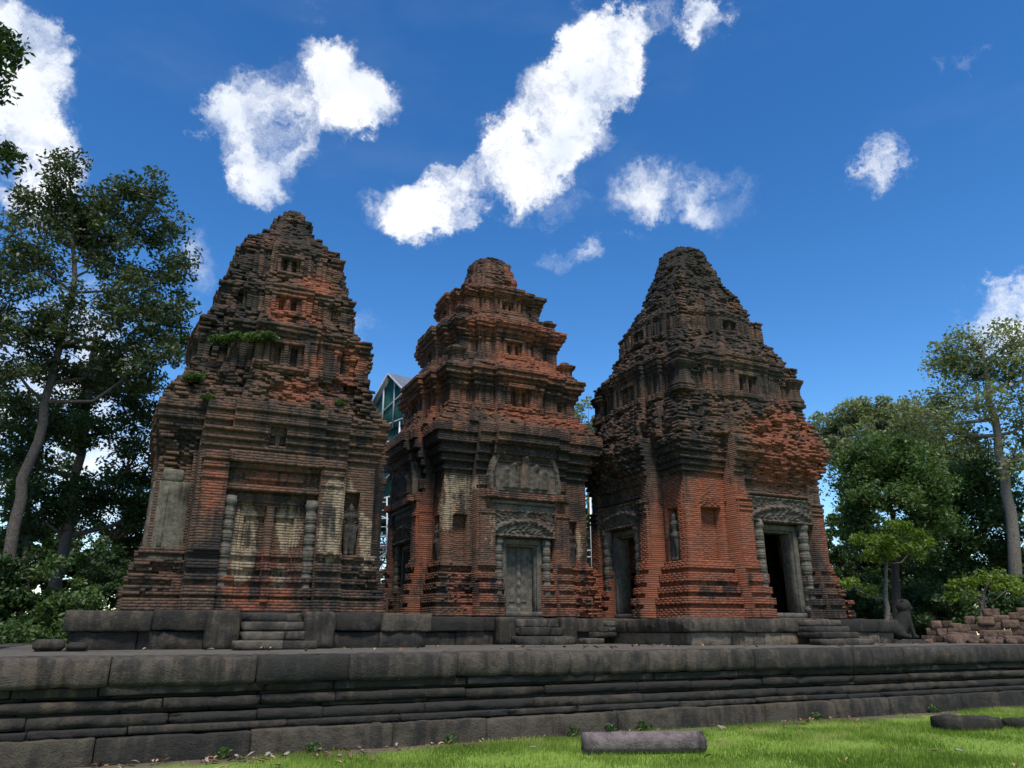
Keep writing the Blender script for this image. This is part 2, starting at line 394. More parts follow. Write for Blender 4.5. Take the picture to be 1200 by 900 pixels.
def terrace():
    root = empty('stone_terrace', (8, 12, 0), 'long black weathered sandstone terrace with moulded courses carrying the three brick towers', 'terrace')
    root.location = (0, 0, 0)
    X0, X1, Yf, Yb = -3.2, 30.0, 12.0, 27.0
    def course(name, z0, z1, yf, mat, seed, lens, rnd=.02, wob=.012, bulge=0.0):
        b = Bag()
        h = z1 - z0; r = min(rnd, h * .45)
        pr = [(yf + .8, z0), (yf + r * .4, z0), (yf, z0 + r), (yf - bulge, z0 + h * .5), (yf, z1 - r), (yf + r * .35, z1 - r * .3), (yf + r, z1), (yf + .8, z1)]
        stone_run(b, X0, X1, pr, lens, seed, wob)
        # the two short flanks, plain runs turned along Y
        for sx, xx in ((-1, X0), (1, X1)):
            c = Bag(); stone_run(c, Yf + .9, Yb, pr, lens, seed + 3, wob)
            V = c.verts(); V = np.column_stack([xx + sx * (yf - V[:, 1]) - sx * (yf - Yf), V[:, 0], V[:, 2]])
            q0 = np.vstack(c.Q); t0 = np.vstack(c.T)
            b.add(V, q0[:, ::-1] if sx > 0 else q0, t0[:, ::-1] if sx > 0 else t0, np.concatenate(c.A))
        return b.obj(name, mat, root, smooth=False)
    course('footing', -.15, .30, 11.78, M_WALLSTONE, 21, (1.2, 2.6), .018, .010)
    course('moulding_course', .303, .395, 11.93, M_BAND, 22, (.9, 2.2), .025, .012)
    course('moulding_course', .398, .545, 12.00, M_BAND, 23, (.9, 2.2), .03, .016, .02)
    course('moulding_course', .548, .60, 12.13, M_BAND, 24, (.9, 2.4), .015, .014)
    course('moulding_course', .603, .735, 12.06, M_BAND, 25, (.9, 2.4), .025, .016, .015)
    course('moulding_course', .738, .775, 12.18, M_BAND, 26, (.9, 2.4), .01, .014)
    course('moulding_course', .778, .895, 12.07, M_BAND, 27, (.9, 2.4), .015, .014)
    course('coping', .90, TZ, 11.98, M_COPING, 28, (1.3, 2.8), .055, .016, .02)
    # fill and paving
    f = Bag(); f.box(X0 + .6, X1 - .6, Yf + .6, Yb, -.1, TZ - .03); f.obj('core', M_WALLSTONE, root)
    n, k = 130, 60
    X, Y = np.meshgrid(np.linspace(X0 + .3, X1 - .3, n), np.linspace(Yf + .45, Yb, k))
    Z = TZ - .012 + .03 * (fbm(np.stack([X * 1.1, Y * 1.1, X * 0], -1), 9, 4) - .5)
    V = np.stack([X, Y, Z], -1).reshape(-1, 3)
    Q = [(j * n + i, j * n + i + 1, (j + 1) * n + i + 1, (j + 1) * n + i) for j in range(k - 1) for i in range(n - 1)]
    np_obj('paving', V, Q, None, M_PAVE, root, smooth=True)
terrace()

# ------------------------------------------------------------------ brick towers
FACES = 'FRBL'
def to_xy(face, s, d):
    return {'F': (s, -d), 'R': (d, s), 'B': (-s, d), 'L': (-d, -s)}[face]

class Profile:
    """half width of the corner bay by height: (z0, z1, c0, c1, erosion)"""
    def __init__(s, z): s.z = z; s.S = []
    def seg(s, z1, c0, c1=None, e=.1): s.S.append((s.z, z1, c0, c0 if c1 is None else c1, e)); s.z = z1; return s
    def base(s, z1, c, p, e=.12):
        h = z1 - s.z; z = s.z
        for a, b, k in ((0, .16, 1), (.16, .22, .78), (.22, .36, 1.04), (.36, .44, .62), (.44, .56, .8), (.56, .62, .45), (.62, .76, .62), (.76, .84, .25), (.84, .94, .42), (.94, 1, .12)):
            s.S.append((z + h * a, z + h * b, c + p * k, c + p * k, e))
        s.z = z1; return s
    def cornice(s, z1, c, p, e=.12):
        h = z1 - s.z; z = s.z
        for a, b, k in ((0, .1, .2), (.1, .17, .08), (.17, .3, .4), (.3, .36, .25), (.36, .5, .62), (.5, .56, .5), (.56, .74, .86), (.74, .80, .74), (.80, 1, 1.0)):
            s.S.append((z + h * a, z + h * b, c + p * k, c + p * k, e))
        s.z = z1; return s
    def at(s, z):
        for z0, z1, c0, c1, e in s.S:
            if z0 <= z < z1: return c0 + (c1 - c0) * (z - z0) / (z1 - z0), e
        return None

CH = .06
def build_bricks(prof, ztop, bays, feats, erode, seed, ragged=1.0, shift=lambda z, f: 0.0, worn=0.0):
    """returns arrays of bricks in tower-local coordinates"""
    rr = random.Random(seed); out = []
    z = prof.S[0][0]; k = 0
    while z < ztop - 1e-6:
        h = CH * rr.uniform(.94, 1.06); zm = z + h / 2
        pc = prof.at(zm)
        if pc is None: break
        c, e = pc
        wav = 0
        for fi, face in enumerate(FACES):
            so = shift(zm, face); by = bays(zm, c, face)                       # list of (half width, projection)
            fs = [q for q in feats if (face in q[0]) and q[3] <= zm < q[4]]
            cut = {-c, c}
            for b_, p_ in by: cut |= {max(-c, so - b_), min(c, so + b_)}
            for q in fs: cut |= {max(-c, min(c, q[1])), max(-c, min(c, q[2]))}
            cut = sorted(cut)
            for a, b in zip(cut[:-1], cut[1:]):
                L = b - a
                if L < .015: continue
                mid = (a + b) / 2; d = c
                for b_, p_ in by:
                    if abs(mid - so) < b_: d += p_
                void = False
                for q in fs:
                    if q[1] <= mid <= q[2]:
                        if q[5] is None: void = True
                        else: d += q[5]
                if void: continue
                n = max(1, round(L / .21)); st = [a + L * i / n for i in range(n + 1)]
                if n > 1 and k % 2:
                    w = L / n; st = [a] + [a + w * (i + .5) for i in range(n)] + [b]
                for i in range(len(st) - 1):
                    s0, s1 = st[i], st[i + 1]
                    # alternate courses own the corner
                    if (k + fi) % 2 and abs(abs(s0 + s1) / 2) > c - .14 and L > .3:
                        if s1 >= c - 1e-6: s1 = max(s0 + .02, c - .11)
                        elif s0 <= -c + 1e-6: s0 = min(s1 - .02, -c + .11)
                    out.append((fi, s0, s1, d, z, z + h, e, rr.random(), rr.random(), .3 if abs(s0 + s1) / 2 > c - .62 else .72))
        z += h; k += 1
    A = np.array(out)
    fi = A[:, 0].astype(int); s = (A[:, 1] + A[:, 2]) / 2; d = A[:, 3]; zc = (A[:, 4] + A[:, 5]) / 2
    X = np.select([fi == 0, fi == 1, fi == 2, fi == 3], [s, d, -s, -d]); Y = np.select([fi == 0, fi == 1, fi == 2, fi == 3], [-d, s, d, -s])
    P = np.stack([X, Y, zc], 1)
    er = A[:, 6].copy()
    for (cx, cy, cz), (rx, ry, rz), amt in erode:
        q = ((P[:, 0] - cx) / rx) ** 2 + ((P[:, 1] - cy) / ry) ** 2 + ((P[:, 2] - cz) / rz) ** 2
        er += amt * np.clip(1.25 - q, 0, 1)
    er = np.clip(er + .5 * (fbm(P * .8 + seed, seed, 4) - .52), .015, 1.3)
    ax, ay = np.abs(P[:, 0]), np.abs(P[:, 1]); cor = np.clip((np.minimum(ax, ay) / np.maximum(ax, ay) - .70) / .25, 0, 1)
    er += worn * cor * np.clip((P[:, 2] - 6.3) / .6, 0, 1) * np.clip(.35 + 1.6 * (fbm(P * 1.1 + seed, seed + 77, 3) - .35), 0, 1.2)
    big = fbm(P * np.array([1.2, 1.2, 1.6]) + 3.1 * seed, seed + 9, 4)
    med = fbm(P * np.array([4.0, 4.0, 6.0]) + 5.7 * seed, seed + 19, 3)
    cell = _h(np.floor(s / .42 + fi * 31 + (np.floor(zc / .19) % 2) * .5).astype(np.int64), np.floor(zc / .19).astype(np.int64), fi, seed)
    ew = np.clip(er - .2, 0, 2) * 1.15
    off = -ew * (.62 * np.clip(big - .40, 0, 1) + .50 * np.clip(med - .42, 0, 1)) + (A[:, 7] - .5) * (.002 + .065 * np.clip(er - .3, 0, 2)) + (cell - .5) * .15 * np.clip(er - .28, 0, 1.2)
    # lost bricks
    lost = (A[:, 8] < .07 * np.clip(er - .3, 0, 2) * ragged)
    off = np.where(lost, off - .10 - .12 * A[:, 7], off)
    return A, P, np.clip(off, -.62, .06), er
def brick_obj(name, A, P, off, er, sel, zonef, parent, seed, origin, warp=None):
    rng = np.random.default_rng(seed)
    A = A[sel]; off = off[sel]; er = er[sel]; n = len(A)
    fi = A[:, 0].astype(int)
    d1 = A[:, 3] + off; d0 = np.maximum(.02, np.minimum(d1 - .25, A[:, 3] - A[:, 9])); d0 = np.minimum(d0, np.maximum(d1 - .05, .01))
    s0, s1, z0, z1 = A[:, 1], A[:, 2], A[:, 4], A[:, 5]
    S = np.stack([s0, s1, s1, s0, s0, s1, s1, s0], 1); D = np.stack([d1, d1, d0, d0, d1, d1, d0, d0], 1); Z = np.stack([z0 - .002] * 4 + [z1 + .002] * 4, 1)
    amp = (.0005 + .036 * np.clip(er - .28, 0, 1))[:, None]
    S = S + rng.uniform(-1, 1, S.shape) * amp * .5; D = D + rng.uniform(-1, .4, D.shape) * amp; Z = Z + rng.uniform(-1, 1, Z.shape) * (.0006 + amp * .25)
    f = fi[:, None]
    X = np.select([f == 0, f == 1, f == 2, f == 3], [S, D, -S, -D]); Y = np.select([f == 0, f == 1, f == 2, f == 3], [-D, S, D, -S])
    V = np.stack([X, Y, Z], -1).reshape(-1, 3)
    base = (np.arange(n) * 8)[:, None]
    Q = np.concatenate([base + np.array(q) for q in ((0, 1, 5, 4), (1, 2, 6, 5), (3, 0, 4, 7), (4, 5, 6, 7), (3, 2, 1, 0))], 0)
    zone = zonef(V); rnd = np.repeat(rng.random(n), 8)
    if warp: V = warp(V)
    V[:, 2] -= origin
    return np_obj(name, V, Q, None, M_BRICK, parent, attrs={'zone': ('FLOAT_COLOR', zone), 'rnd': ('FLOAT', rnd)})
def make_zone(base, blobs, seed):
    """red, black, pale, green amounts at points in tower-local coordinates"""
    def f(V):
        n = fbm(V * .8 + seed, seed + 40, 4); n2 = fbm(V * np.array([2.2, 2.2, .7]) + seed, seed + 50, 4)
        z = np.tile(np.array(base, float), (len(V), 1))
        z[:, 0] += (n - .5) * .7; z[:, 1] += (n2 - .5) * .5; z[:, 2] += (fbm(V * 1.5, seed + 60, 3) - .5) * .35; z[:, 3] += (fbm(V * 1.1, seed + 70, 3) - .5) * .3
        for (cx, cy, cz), (rx, ry, rz), ch, amt in blobs:
            q = ((V[:, 0] - cx) / rx) ** 2 + ((V[:, 1] - cy) / ry) ** 2 + ((V[:, 2] - cz) / rz) ** 2
            z[:, ch] += amt * np.clip(1.35 - q + (n - .5) * .8, 0, 1)
        return np.clip(z, 0, 1)
    return f
def tower_core(prof, ztop, zlow, parent, origin, inset=.62):
    b = Bag(); rings = []
    for z in np.arange(zlow, ztop, .25):
        c, e = prof.at(z) or (.2, 0); w = max(.05, c - inset)
        rings.append([(-w, -w, z - origin), (w, -w, z - origin), (w, w, z - origin), (-w, w, z - origin)])
    b.loft(rings); return b.obj('core', M_BRICK, parent, attrs={'zone': ('FLOAT_COLOR', np.tile([.1, .9, 0, 0], (b.n, 1))), 'rnd': ('FLOAT', np.full(b.n, .3))})

# carved pieces, made in face coordinates (s, d, z) and then turned onto their face
def face_xf(face, origin):
    def f(V):
        s, d, z = V[:, 0], V[:, 1], V[:, 2]
        x, y = {'F': (s, -d), 'R': (d, s), 'B': (-s, d), 'L': (-d, -s)}[face]
        return np.stack([x, y, z - origin], 1)
    return f
def soft_box(bag, s0, s1, d0, d1, z0, z1, bev=.02, n=7, amp=.008, seed=0):
    """slightly worn block: rounded edges and uneven faces"""
    def ring(z, ins):
        a0, a1, b0, b1 = s0 + ins, s1 - ins, d0, d1 - ins
        pts = []
        for (p, q) in (((a0, b1 - bev), (a0 + bev, b1)), ((a1 - bev, b1), (a1, b1 - bev)), ((a1, b0), (a1, b0)), ((a0, b0), (a0, b0))):
            pts += [p, q]
        P = []
        for i in range(len(pts)):
            a, b = np.array(pts[i]), np.array(pts[(i + 1) % len(pts)])
            k = 4 if i in (1,) else 1
            for t in range(k): P.append(a + (b - a) * t / k)
        return np.column_stack([np.array(P), np.full(len(P), z)])
    zs = np.linspace(z0 + bev, z1 - bev, n)
    rings = [ring(z0, bev)] + [ring(z, 0) for z in zs] + [ring(z1, bev)]
    Rg = np.array(rings); nz = fbm(Rg * 5 + seed, seed, 4) - .5
    Rg[..., 1] += np.where(Rg[..., 1] > d0 + .01, nz * amp * 2, 0); Rg[..., 0] += nz * amp
    bag.loft(Rg[:, ::-1])
def relief(bag, s0, s1, z0, z1, d, fn, res=.022, back=.12, mask=None):
    """a carved slab: height field of fn(u, v) over the panel, with sides and back"""
    nu = max(6, int((s1 - s0) / res)); nv = max(6, int((z1 - z0) / res))
    U, W = np.meshgrid(np.linspace(0, 1, nu), np.linspace(0, 1, nv))
    H = fn(U, W); S = s0 + U * (s1 - s0); Z = z0 + W * (z1 - z0)
    front = np.stack([S, d + H, Z], -1).reshape(-1, 3); bk = np.stack([S, np.full_like(S, d - back), Z], -1).reshape(-1, 3)
    ok = np.ones((nv - 1, nu - 1), bool) if mask is None else mask((U[:-1, :-1] + U[1:, 1:]) / 2, (W[:-1, :-1] + W[1:, 1:]) / 2)
    N = nu * nv; Q = []
    for j in range(nv - 1):
        for i in range(nu - 1):
            if not ok[j, i]: continue
            a = j * nu + i; Q.append((a, a + nu, a + nu + 1, a + 1))
            if i == 0 or not ok[j, i - 1]: Q.append((a, N + a, N + a + nu, a + nu))
            if i == nu - 2 or not ok[j, i + 1]: Q.append((a + 1, a + nu + 1, N + a + nu + 1, N + a + 1))
            if j == 0 or not ok[j - 1, i]: Q.append((a, a + 1, N + a + 1, N + a))
            if j == nv - 2 or not ok[j + 1, i]: Q.append((a + nu, N + a + nu, N + a + nu + 1, a + nu + 1))
    bag.add(np.vstack([front, bk]), Q)
def garland(seed):
    def fn(u, v):
        arc = .62 - .9 * (np.abs(u - .5) * 1.5) ** 2.2
        h = .07 * np.exp(-((v - arc) / .09) ** 2)
        sc1 = np.sin(u * 44 + 6 * np.sin(v * 9)) * np.cos(v * 21 + 3 * np.sin(u * 14))
        h += .03 * sc1 + .05 * np.exp(-(((u - .5) / .07) ** 2 + ((v - .45) / .28) ** 2))
        h += .045 * (fbm(np.stack([u * 26, v * 9, u * 0 + seed], -1), seed, 3) - .5)
        h += .05 * ((v > .93) | (v < .06))
        return h
    return fn
def pediment_fn(seed):
    def fn(u, v):
        x = (u - .5) * 2
        rim = np.abs(np.abs(x) ** 3.2 + (v) ** 2.6 - .80) < .13
        h = .07 * rim + .055 * (fbm(np.stack([u * 17, v * 13, u * 0 + seed], -1), seed, 4) - .5)
        for cx, cw, ch in ((0, .10, .62), (-.3, .08, .45), (.3, .08, .45), (-.52, .07, .34), (.52, .07, .34)):
            h += .09 * np.exp(-(((x - cx) / cw) ** 2)) * (v < ch + .1) * (v > .06)
            h += .09 * np.exp(-(((x - cx) / (cw * .7)) ** 2 + ((v - ch - .08) / .07) ** 2))
        return h
    return fn
arch_mask = lambda u, v: (np.abs((u - .5) * 2) ** 3.2 + v ** 2.6) < .97

def colonnette(bag, s, d, z0, z1, r, seed=0, m=8):
    """octagonal ringed colonnette"""
    H = z1 - z0; pr = [(r * 1.22, 0), (r * 1.22, .045 * H), (r * 1.32, .05 * H), (r * 1.32, .09 * H), (r * 1.05, .1 * H)]
    for k, (f, w) in enumerate(((.17, .05), (.27, .028), (.37, .045), (.5, .075), (.63, .045), (.73, .028), (.83, .05))):
        a, b = (f - w / 2) * H, (f + w / 2) * H
        pr += [(r * .98, a - .012 * H), (r * 1.07, a - .01 * H), (r * 1.07, a), (r * 1.0, a + .002 * H), (r * 1.10, a + .006 * H), (r * 1.11, (a + b) / 2), (r * 1.10, b - .006 * H), (r * 1.0, b - .002 * H), (r * 1.07, b), (r * 1.07, b + .01 * H), (r * .98, b + .012 * H)]
    pr += [(r * 1.05, .915 * H), (r * 1.28, .93 * H), (r * 1.28, .965 * H), (r * 1.15, .97 * H), (r * 1.15, H)]
    b = Bag(); b.lathe(pr, m, (s, d, z0), math.pi / 8)
    V = b.verts(); V[:, :2] += (fbm(V * 6 + seed, seed, 3)[:, None] - .5) * .02
    bag.add(V, np.vstack(b.Q)[:, ::-1], np.vstack(b.T)[:, ::-1])

def fused(name, lumps, voxel, mat, parent=None, smooth_it=4):
    """one continuous carved figure fused out of capsules (p0, p1, r0, r1) by voxel remeshing"""
    b = Bag()
    for p0, p1, r0, r1 in lumps:
        p0, p1 = np.asarray(p0, float), np.asarray(p1, float); pts, rad = [], []
        L = np.linalg.norm(p1 - p0); t = (p1 - p0) / (L + 1e-9) if L > 1e-6 else np.array([0, 0, 1.])
        for a in np.linspace(-90, -18, 4): pts.append(p0 + t * r0 * math.sin(R(a))); rad.append(max(.002, r0 * math.cos(R(a))))
        for q in (0.0, .33, .67, 1.0) if L > 1e-6 else (0.,): pts.append(p0 + (p1 - p0) * q); rad.append(r0 + (r1 - r0) * q)
        for a in np.linspace(18, 90, 4): pts.append(p1 + t * r1 * math.sin(R(a))); rad.append(max(.002, r1 * math.cos(R(a))))
        b.tube(pts, rad, 12)
    o = b.obj(name, mat, parent)
    md = o.modifiers.new('fuse', 'REMESH'); md.mode = 'VOXEL'; md.voxel_size = voxel
    ms = o.modifiers.new('soft', 'SMOOTH'); ms.iterations = smooth_it; ms.factor = .5
    dg = bpy.context.evaluated_depsgraph_get(); dg.update()
    me = bpy.data.meshes.new_from_object(o.evaluated_get(dg)); o.modifiers.clear(); o.data = me
    for p in me.polygons: p.use_smooth = True
    return o
def niche_figure(face, s, d, z, h, parent, origin, seed=1):
    """standing guardian in relief, hands at the hip, tall headdress"""
    k = h / 1.0; q = 1 if seed % 2 else -1
    L = [((-.06, 0, .03), (-.065, 0, .27), .045, .055), ((.06, 0, .03), (.075, .01, .27), .045, .055),
         ((-.065, 0, .27), (-.05, 0, .47), .058, .085), ((.075, .01, .27), (.05, 0, .47), .058, .085),
         ((-.06, .05, .015), (-.06, .0, .015), .035, .04), ((.06, .05, .015), (.06, 0, .015), .035, .04),
         ((-.04, 0, .5), (.04, 0, .5), .095, .095), ((0, 0, .5), (.01 * q, 0, .62), .085, .07), ((0, 0, .62), (0, 0, .73), .075, .10),
         ((-.1, 0, .76), (.1, 0, .76), .05, .05), ((0, 0, .76), (0, 0, .85), .04, .04), ((0, .01, .87), (0, .01, .90), .062, .062),
         ((0, 0, .92), (0, 0, 1.0), .055, .018),
         ((-.13, 0, .75), (-.19, .0, .6), .04, .034), ((-.19, 0, .6), (-.11 if q > 0 else -.2, .05, .47), .034, .028),
         ((.13, 0, .75), (.185, 0, .6), .04, .034), ((.185, 0, .6), (.2 if q > 0 else .11, .05, .47), .034, .028),
         ((0, .07, .86), (0, .075, .85), .014, .014), ((.2 * q, .05, .02), (.21 * q, .05, .55), .02, .022)]
    L = [(np.array(a) * k + (s, d, z), np.array(b) * k + (s, d, z), r0 * k, r1 * k) for a, b, r0, r1 in L]
    f = face_xf(face, origin)
    L = [(f(np.array([a]))[0], f(np.array([b]))[0], r0, r1) for a, b, r0, r1 in L]
    return fused('niche_statue', L, .016 * k + .004, M_STATUE, parent, 2)

def split_bricks(root, bricks, parts, zonef, seed, origin, warp=None):
    A, P, off, er = bricks
    zc = P[:, 2]; obs = []
    for i, (nm, z0, z1) in enumerate(parts):
        sel = (zc >= z0) & (zc < z1)
        if sel.sum(): obs.append(brick_obj(nm, A, P, off, er, sel, zonef, root, seed + i, origin, warp))
    return obs

def stone_door(root, face, d, zb, zt, w, origin, opening, lintel, seed, leaf=True, col_r=.13, col_h=None, sh=0.0, jamb=.17, recess=.12):
    """sandstone frame, two ringed colonnettes, carved lintel; the leaf is a carved blind door unless the way is open"""
    xf = face_xf(face, origin)
    b = Bag()
    soft_box(b, sh - w / 2 - jamb, sh - w / 2, d - .5, d - .02, zb, zt, .015, 9, .006, seed)
    soft_box(b, sh + w / 2, sh + w / 2 + jamb, d - .5, d - .02, zb, zt, .015, 9, .006, seed + 1)
    soft_box(b, sh - w / 2 - jamb, sh + w / 2 + jamb, d - .5, d - .022, zt, zt + .16, .015, 3, .006, seed + 2)
    soft_box(b, sh - w / 2 - jamb - .05, sh + w / 2 + jamb + .05, d - .5, d + .05, zb - .14, zb, .02, 3, .006, seed + 3)
    # inner fillet
    soft_box(b, sh - w / 2, sh - w / 2 + .05, d - .5, d - .09, zb, zt, .01, 5, .003, seed + 4)
    soft_box(b, sh + w / 2 - .05, sh + w / 2, d - .5, d - .09, zb, zt, .01, 5, .003, seed + 5)
    soft_box(b, sh - w / 2 + .05, sh + w / 2 - .05, d - .5, d - .092, zt - .06, zt, .01, 3, .003, seed + 6)
    b.obj('door_frame', M_DOORSTONE, root, xf=xf)
    for sg in (-1, 1):
        c = Bag(); colonnette(c, sh + sg * (w / 2 + jamb + col_r * .9), d + col_r * .35, zb - .1, zb + (col_h or (zt + .16 - zb)), col_r, seed + sg)
        c.obj('colonnette', M_DOORSTONE, root, xf=xf)
    s0, s1, z0, z1 = lintel
    l = Bag(); relief(l, s0, s1, z0, z1, d + .16, garland(seed), .02, .5); l.obj('lintel', M_CARVE, root, xf=xf)
    if leaf:
        def fn(u, v):
            h = np.zeros_like(u)
            for c0 in (.27, .73):
                a = np.abs(u - c0) / .2
                h -= .035 * (a < .72) * (np.abs(v - .5) < .43)
                h += .028 * (a < .5) * (np.abs(v - .5) < .36) * (1 - .3 * np.cos(v * 34))
            h += .06 * (np.abs(u - .5) < .065) * (1 + .25 * np.cos(v * 46))
            return h + .012 * (fbm(np.stack([u * 9, v * 20, u * 0 + seed], -1), seed, 3) - .5)
        q = Bag(); relief(q, sh - w / 2 + .05, sh + w / 2 - .05, zb, zt - .06, d - .26, fn, .018, .12)
        q.obj('door_leaf', M_DOORSTONE, root, xf=xf)

def tiers_windows(feats, items):
    """blind windows on the upper storeys: a framed recess with two slots, flanked by little pilasters"""
    for faces, s, z0, z1, w in items:
        feats += [(faces, s - w, s + w, z0 - .06, z1 + .06, .07), (faces, s - w * .76, s + w * .76, z0 + .04, z1 - .05, -.12), (faces, s - w * .1, s + w * .1, z0 + .04, z1 - .05, .05),
                  (faces, s - w * .52, s - w * .2, z0 + .10, z1 - .10, -.14), (faces, s + w * .2, s + w * .52, z0 + .10, z1 - .10, -.14)]
        for q in (1.55, 2.25, 3.1, 3.75):
            for sg in (-1, 1): feats.append((faces, s + sg * q * w - .075, s + sg * q * w + .075, z0 - .1, z1 + .05, .05))
def pilaster(feats, faces, s0, s1, z0, z1, d, cap=.5):
    feats.append((faces, s0, s1, z0, z1, d))
    feats += [(faces, s0 - .03, s1 + .03, z1 - cap, z1 - cap + .07, .03), (faces, s0 - .02, s1 + .02, z1 - cap * .62, z1 - cap * .4, .04), (faces, s0 - .05, s1 + .05, z1 - cap * .25, z1, .07)]

# ---- left tower ----------------------------------------------------------
def left_tower():
    xc, yc, zb = 2.35, 20.0, 2.0
    root = empty('brick_tower', (xc, yc, zb), 'leftmost ruined brick tower, tall jagged pointed crown, bricked-up false door with pale plaster', 'tower', 'ruined brick towers on the terrace')
    p = Profile(zb).base(3.35, 2.38, .30, .16).seg(5.5, 2.38, e=.06).cornice(6.55, 2.38, .27, .24)
    p.seg(6.95, 2.62, 2.5, .75).seg(7.55, 2.45, 2.2, .9).seg(7.72, 2.2, e=.3).seg(8.28, 2.1, e=.22).cornice(8.75, 2.08, .16, .42)
    p.seg(9.25, 2.12, 1.82, .85).seg(9.62, 1.72, e=.25).cornice(10.0, 1.66, .13, .5).seg(10.45, 1.72, 1.52, .9).seg(10.95, 1.46, e=.4).cornice(11.3, 1.40, .06, .6)
    p.seg(11.7, 1.4, 1.22, .9).seg(11.95, 1.0, .98, .6).seg(12.2, .86, .84, .6).seg(12.45, .66, .64, .5).seg(12.8, .54, .50, .6).seg(13.15, .36, .26, .6)
    def bays(z, c, face):
        k = .25 if face == 'L' else 1
        if z < 6.6: return [(1.62, .2 * k), (1.02 if z > 5.9 else 1.6, .18 * k)]
        if z > 12: return [(c * .6, .08)]
        return [(c * .66, .13 * c ** .5 * k), (c * .36, .12 * c ** .5 * k)]
    f = []
    for faces in ('FR',):
        pilaster(f, faces, -1.5, -.98, 3.2, 5.35, .09, .55); pilaster(f, faces, 1.02, 1.54, 3.2, 5.35, .09, .55)
    f.append(('F', -.98, 1.02, 2.0, 4.6, -.26)); f.append(('F', -.98, 1.02, 4.6, 5.1, -.13)); f += [('F', -.62, .66, 4.82, 4.95, .06), ('F', -.40, .44, 4.95, 5.04, .06)]; f.append(('F', -.62, .62, 2.2, 4.3, -.05))
    f += [('F', -.30 - .22, -.30 + .22, 2.75, 4.05, -.07), ('F', .34 - .22, .34 + .22, 2.75, 4.05, -.07), ('F', -.06, .10, 2.2, 4.3, .09),
          ('F', -.45, -.18, 2.9, 3.95, .05), ('F', .18, .48, 2.9, 3.95, .05), ('F', -.98, 1.02, 4.62, 4.74, .08), ('F', -.72, .76, 4.35, 4.55, .06)]
    f += [('F', -1.0, 1.04, 5.2, 5.42, .10), ('F', -.2, .16, 5.62, 6.02, -.1)]
    f += [('F', 1.68, 2.06, 3.25, 4.75, -.22), ('F', -2.2, -1.7, 4.85, 5.3, -.12), ('L', -2.06, -1.72, 3.1, 5.1, -.2), ('L', -.8, .8, 2.1, 4.6, -.3), ('R', -.8, .8, 2.1, 4.6, -.3), ('B', -.8, .8, 2.1, 4.6, -.3)]
    tiers_windows(f, [('FLRB', .02, 7.55, 8.30, .55), ('FLRB', .0, 9.15, 9.72, .44), ('FLRB', 0, 10.45, 10.98, .34)])
    for s in (-1.62, 1.55): f.append(('FLRB', s - .28, s + .28, 7.62, 8.2, -.06))
    for s in (-1.25, 1.2): f.append(('FLRB', s - .2, s + .2, 9.25, 9.6, -.05))
    er = [((-2.4, -2.3, 5.4), (.7, .7, .6), .6), ((-2.4, 0, 4.2), (.5, 2.0, 2.2), .45), ((2.4, -2.2, 2.8), (.9, .6, .7), .5), ((-1.9, -2.4, 2.6), (.9, .6, .5), .5),
          ((0, -2.4, 7.0), (2.6, .9, .6), .35), ((-1.7, -1.6, 9.5), (.8, .8, 2.5), .4), ((1.0, -.9, 11.9), (.7, .9, .8), .5), ((2.2, -2.2, 6.9), (.7, .7, .5), .5), ((-2, -2, 8.9), (.8, .8, .8), .5)]
    br = build_bricks(p, 13.15, bays, f, er, 101, 1.3, worn=.8)
    # the ruined top leans to the right and is higher there
    zn = make_zone((.27, .40, .10, .04), [((-.2, -2.7, 2.7), (1.0, .7, .9), 0, .30), ((-.5, -2.6, 3.5), (.34, .6, .95), 2, .75), ((.45, -2.6, 3.9), (.34, .6, .6), 2, .65), ((.3, -2.6, 2.6), (.3, .5, .4), 2, .3), ((-.1, -2.6, 3.2), (.3, .5, .9), 1, .3),
              ((1.3, -2.9, 4.2), (.4, .5, 1.1), 2, .6), ((1.85, -2.7, 4.6), (.35, .6, .8), 2, .72), ((2.25, -2.5, 3.6), (.3, .6, .9), 2, .55), ((0, -2.8, 5.7), (1.6, .6, .55), 2, .30),
              ((-1.25, -2.9, 4.5), (.3, .5, .8), 0, .5), ((-1.25, -2.9, 3.0), (.35, .5, .45), 1, .55), ((0.1, -2.6, 4.85), (.9, .8, .35), 0, .25), ((0.0, -2.5, 3.3), (.75, .5, 1.3), 2, .24), ((1.3, -2.8, 3.4), (.35, .5, .8), 2, .35), ((-1.9, -2.4, 5.6), (.6, .6, .4), 2, .3), ((2.2, -2.4, 2.6), (.8, .7, .6), 1, .4),
              ((.6, -2.3, 6.9), (1.1, .8, .5), 0, .7), ((1.1, -2.2, 7.9), (1.3, .7, .7), 0, .45), ((.2, -1.9, 9.3), (.8, .8, .6), 0, .55), ((.7, -1.5, 10.2), (.6, .8, .4), 0, .55),
              ((0, 0, 12.0), (2.3, 2.3, 2.0), 1, .30), ((-1.7, -1.8, 9.6), (1.2, 1.2, 2.6), 1, .22), ((-1.4, -2.3, 6.8), (1.6, 1.0, .6), 3, .32), ((-.8, -2.2, 8.6), (1.5, 1.0, .5), 3, .38), ((0, -2.5, 6.2), (2.8, .8, .4), 3, .22), ((-2.2, -2.2, 6.1), (1, 1, .8), 1, .3)], 3)
    def warpL(V):
        V = V.copy(); t = np.clip((V[:, 2] - 5.5) / 2.5, 0, 1); V[:, 0] = np.where(V[:, 0] < 0, V[:, 0] * (1 - .09 * t), V[:, 0]) + np.clip((V[:, 2] - 11) * .08, 0, .2); return V
    split_bricks(root, br, [('base_moulding', 0, 3.35), ('wall', 3.35, 5.5), ('cornice', 5.5, 6.55), ('roof_tier', 6.55, 8.75), ('roof_tier', 8.75, 10.0), ('roof_tier', 10.0, 11.3), ('crown', 11.3, 20)], zn, 300, zb, warpL)
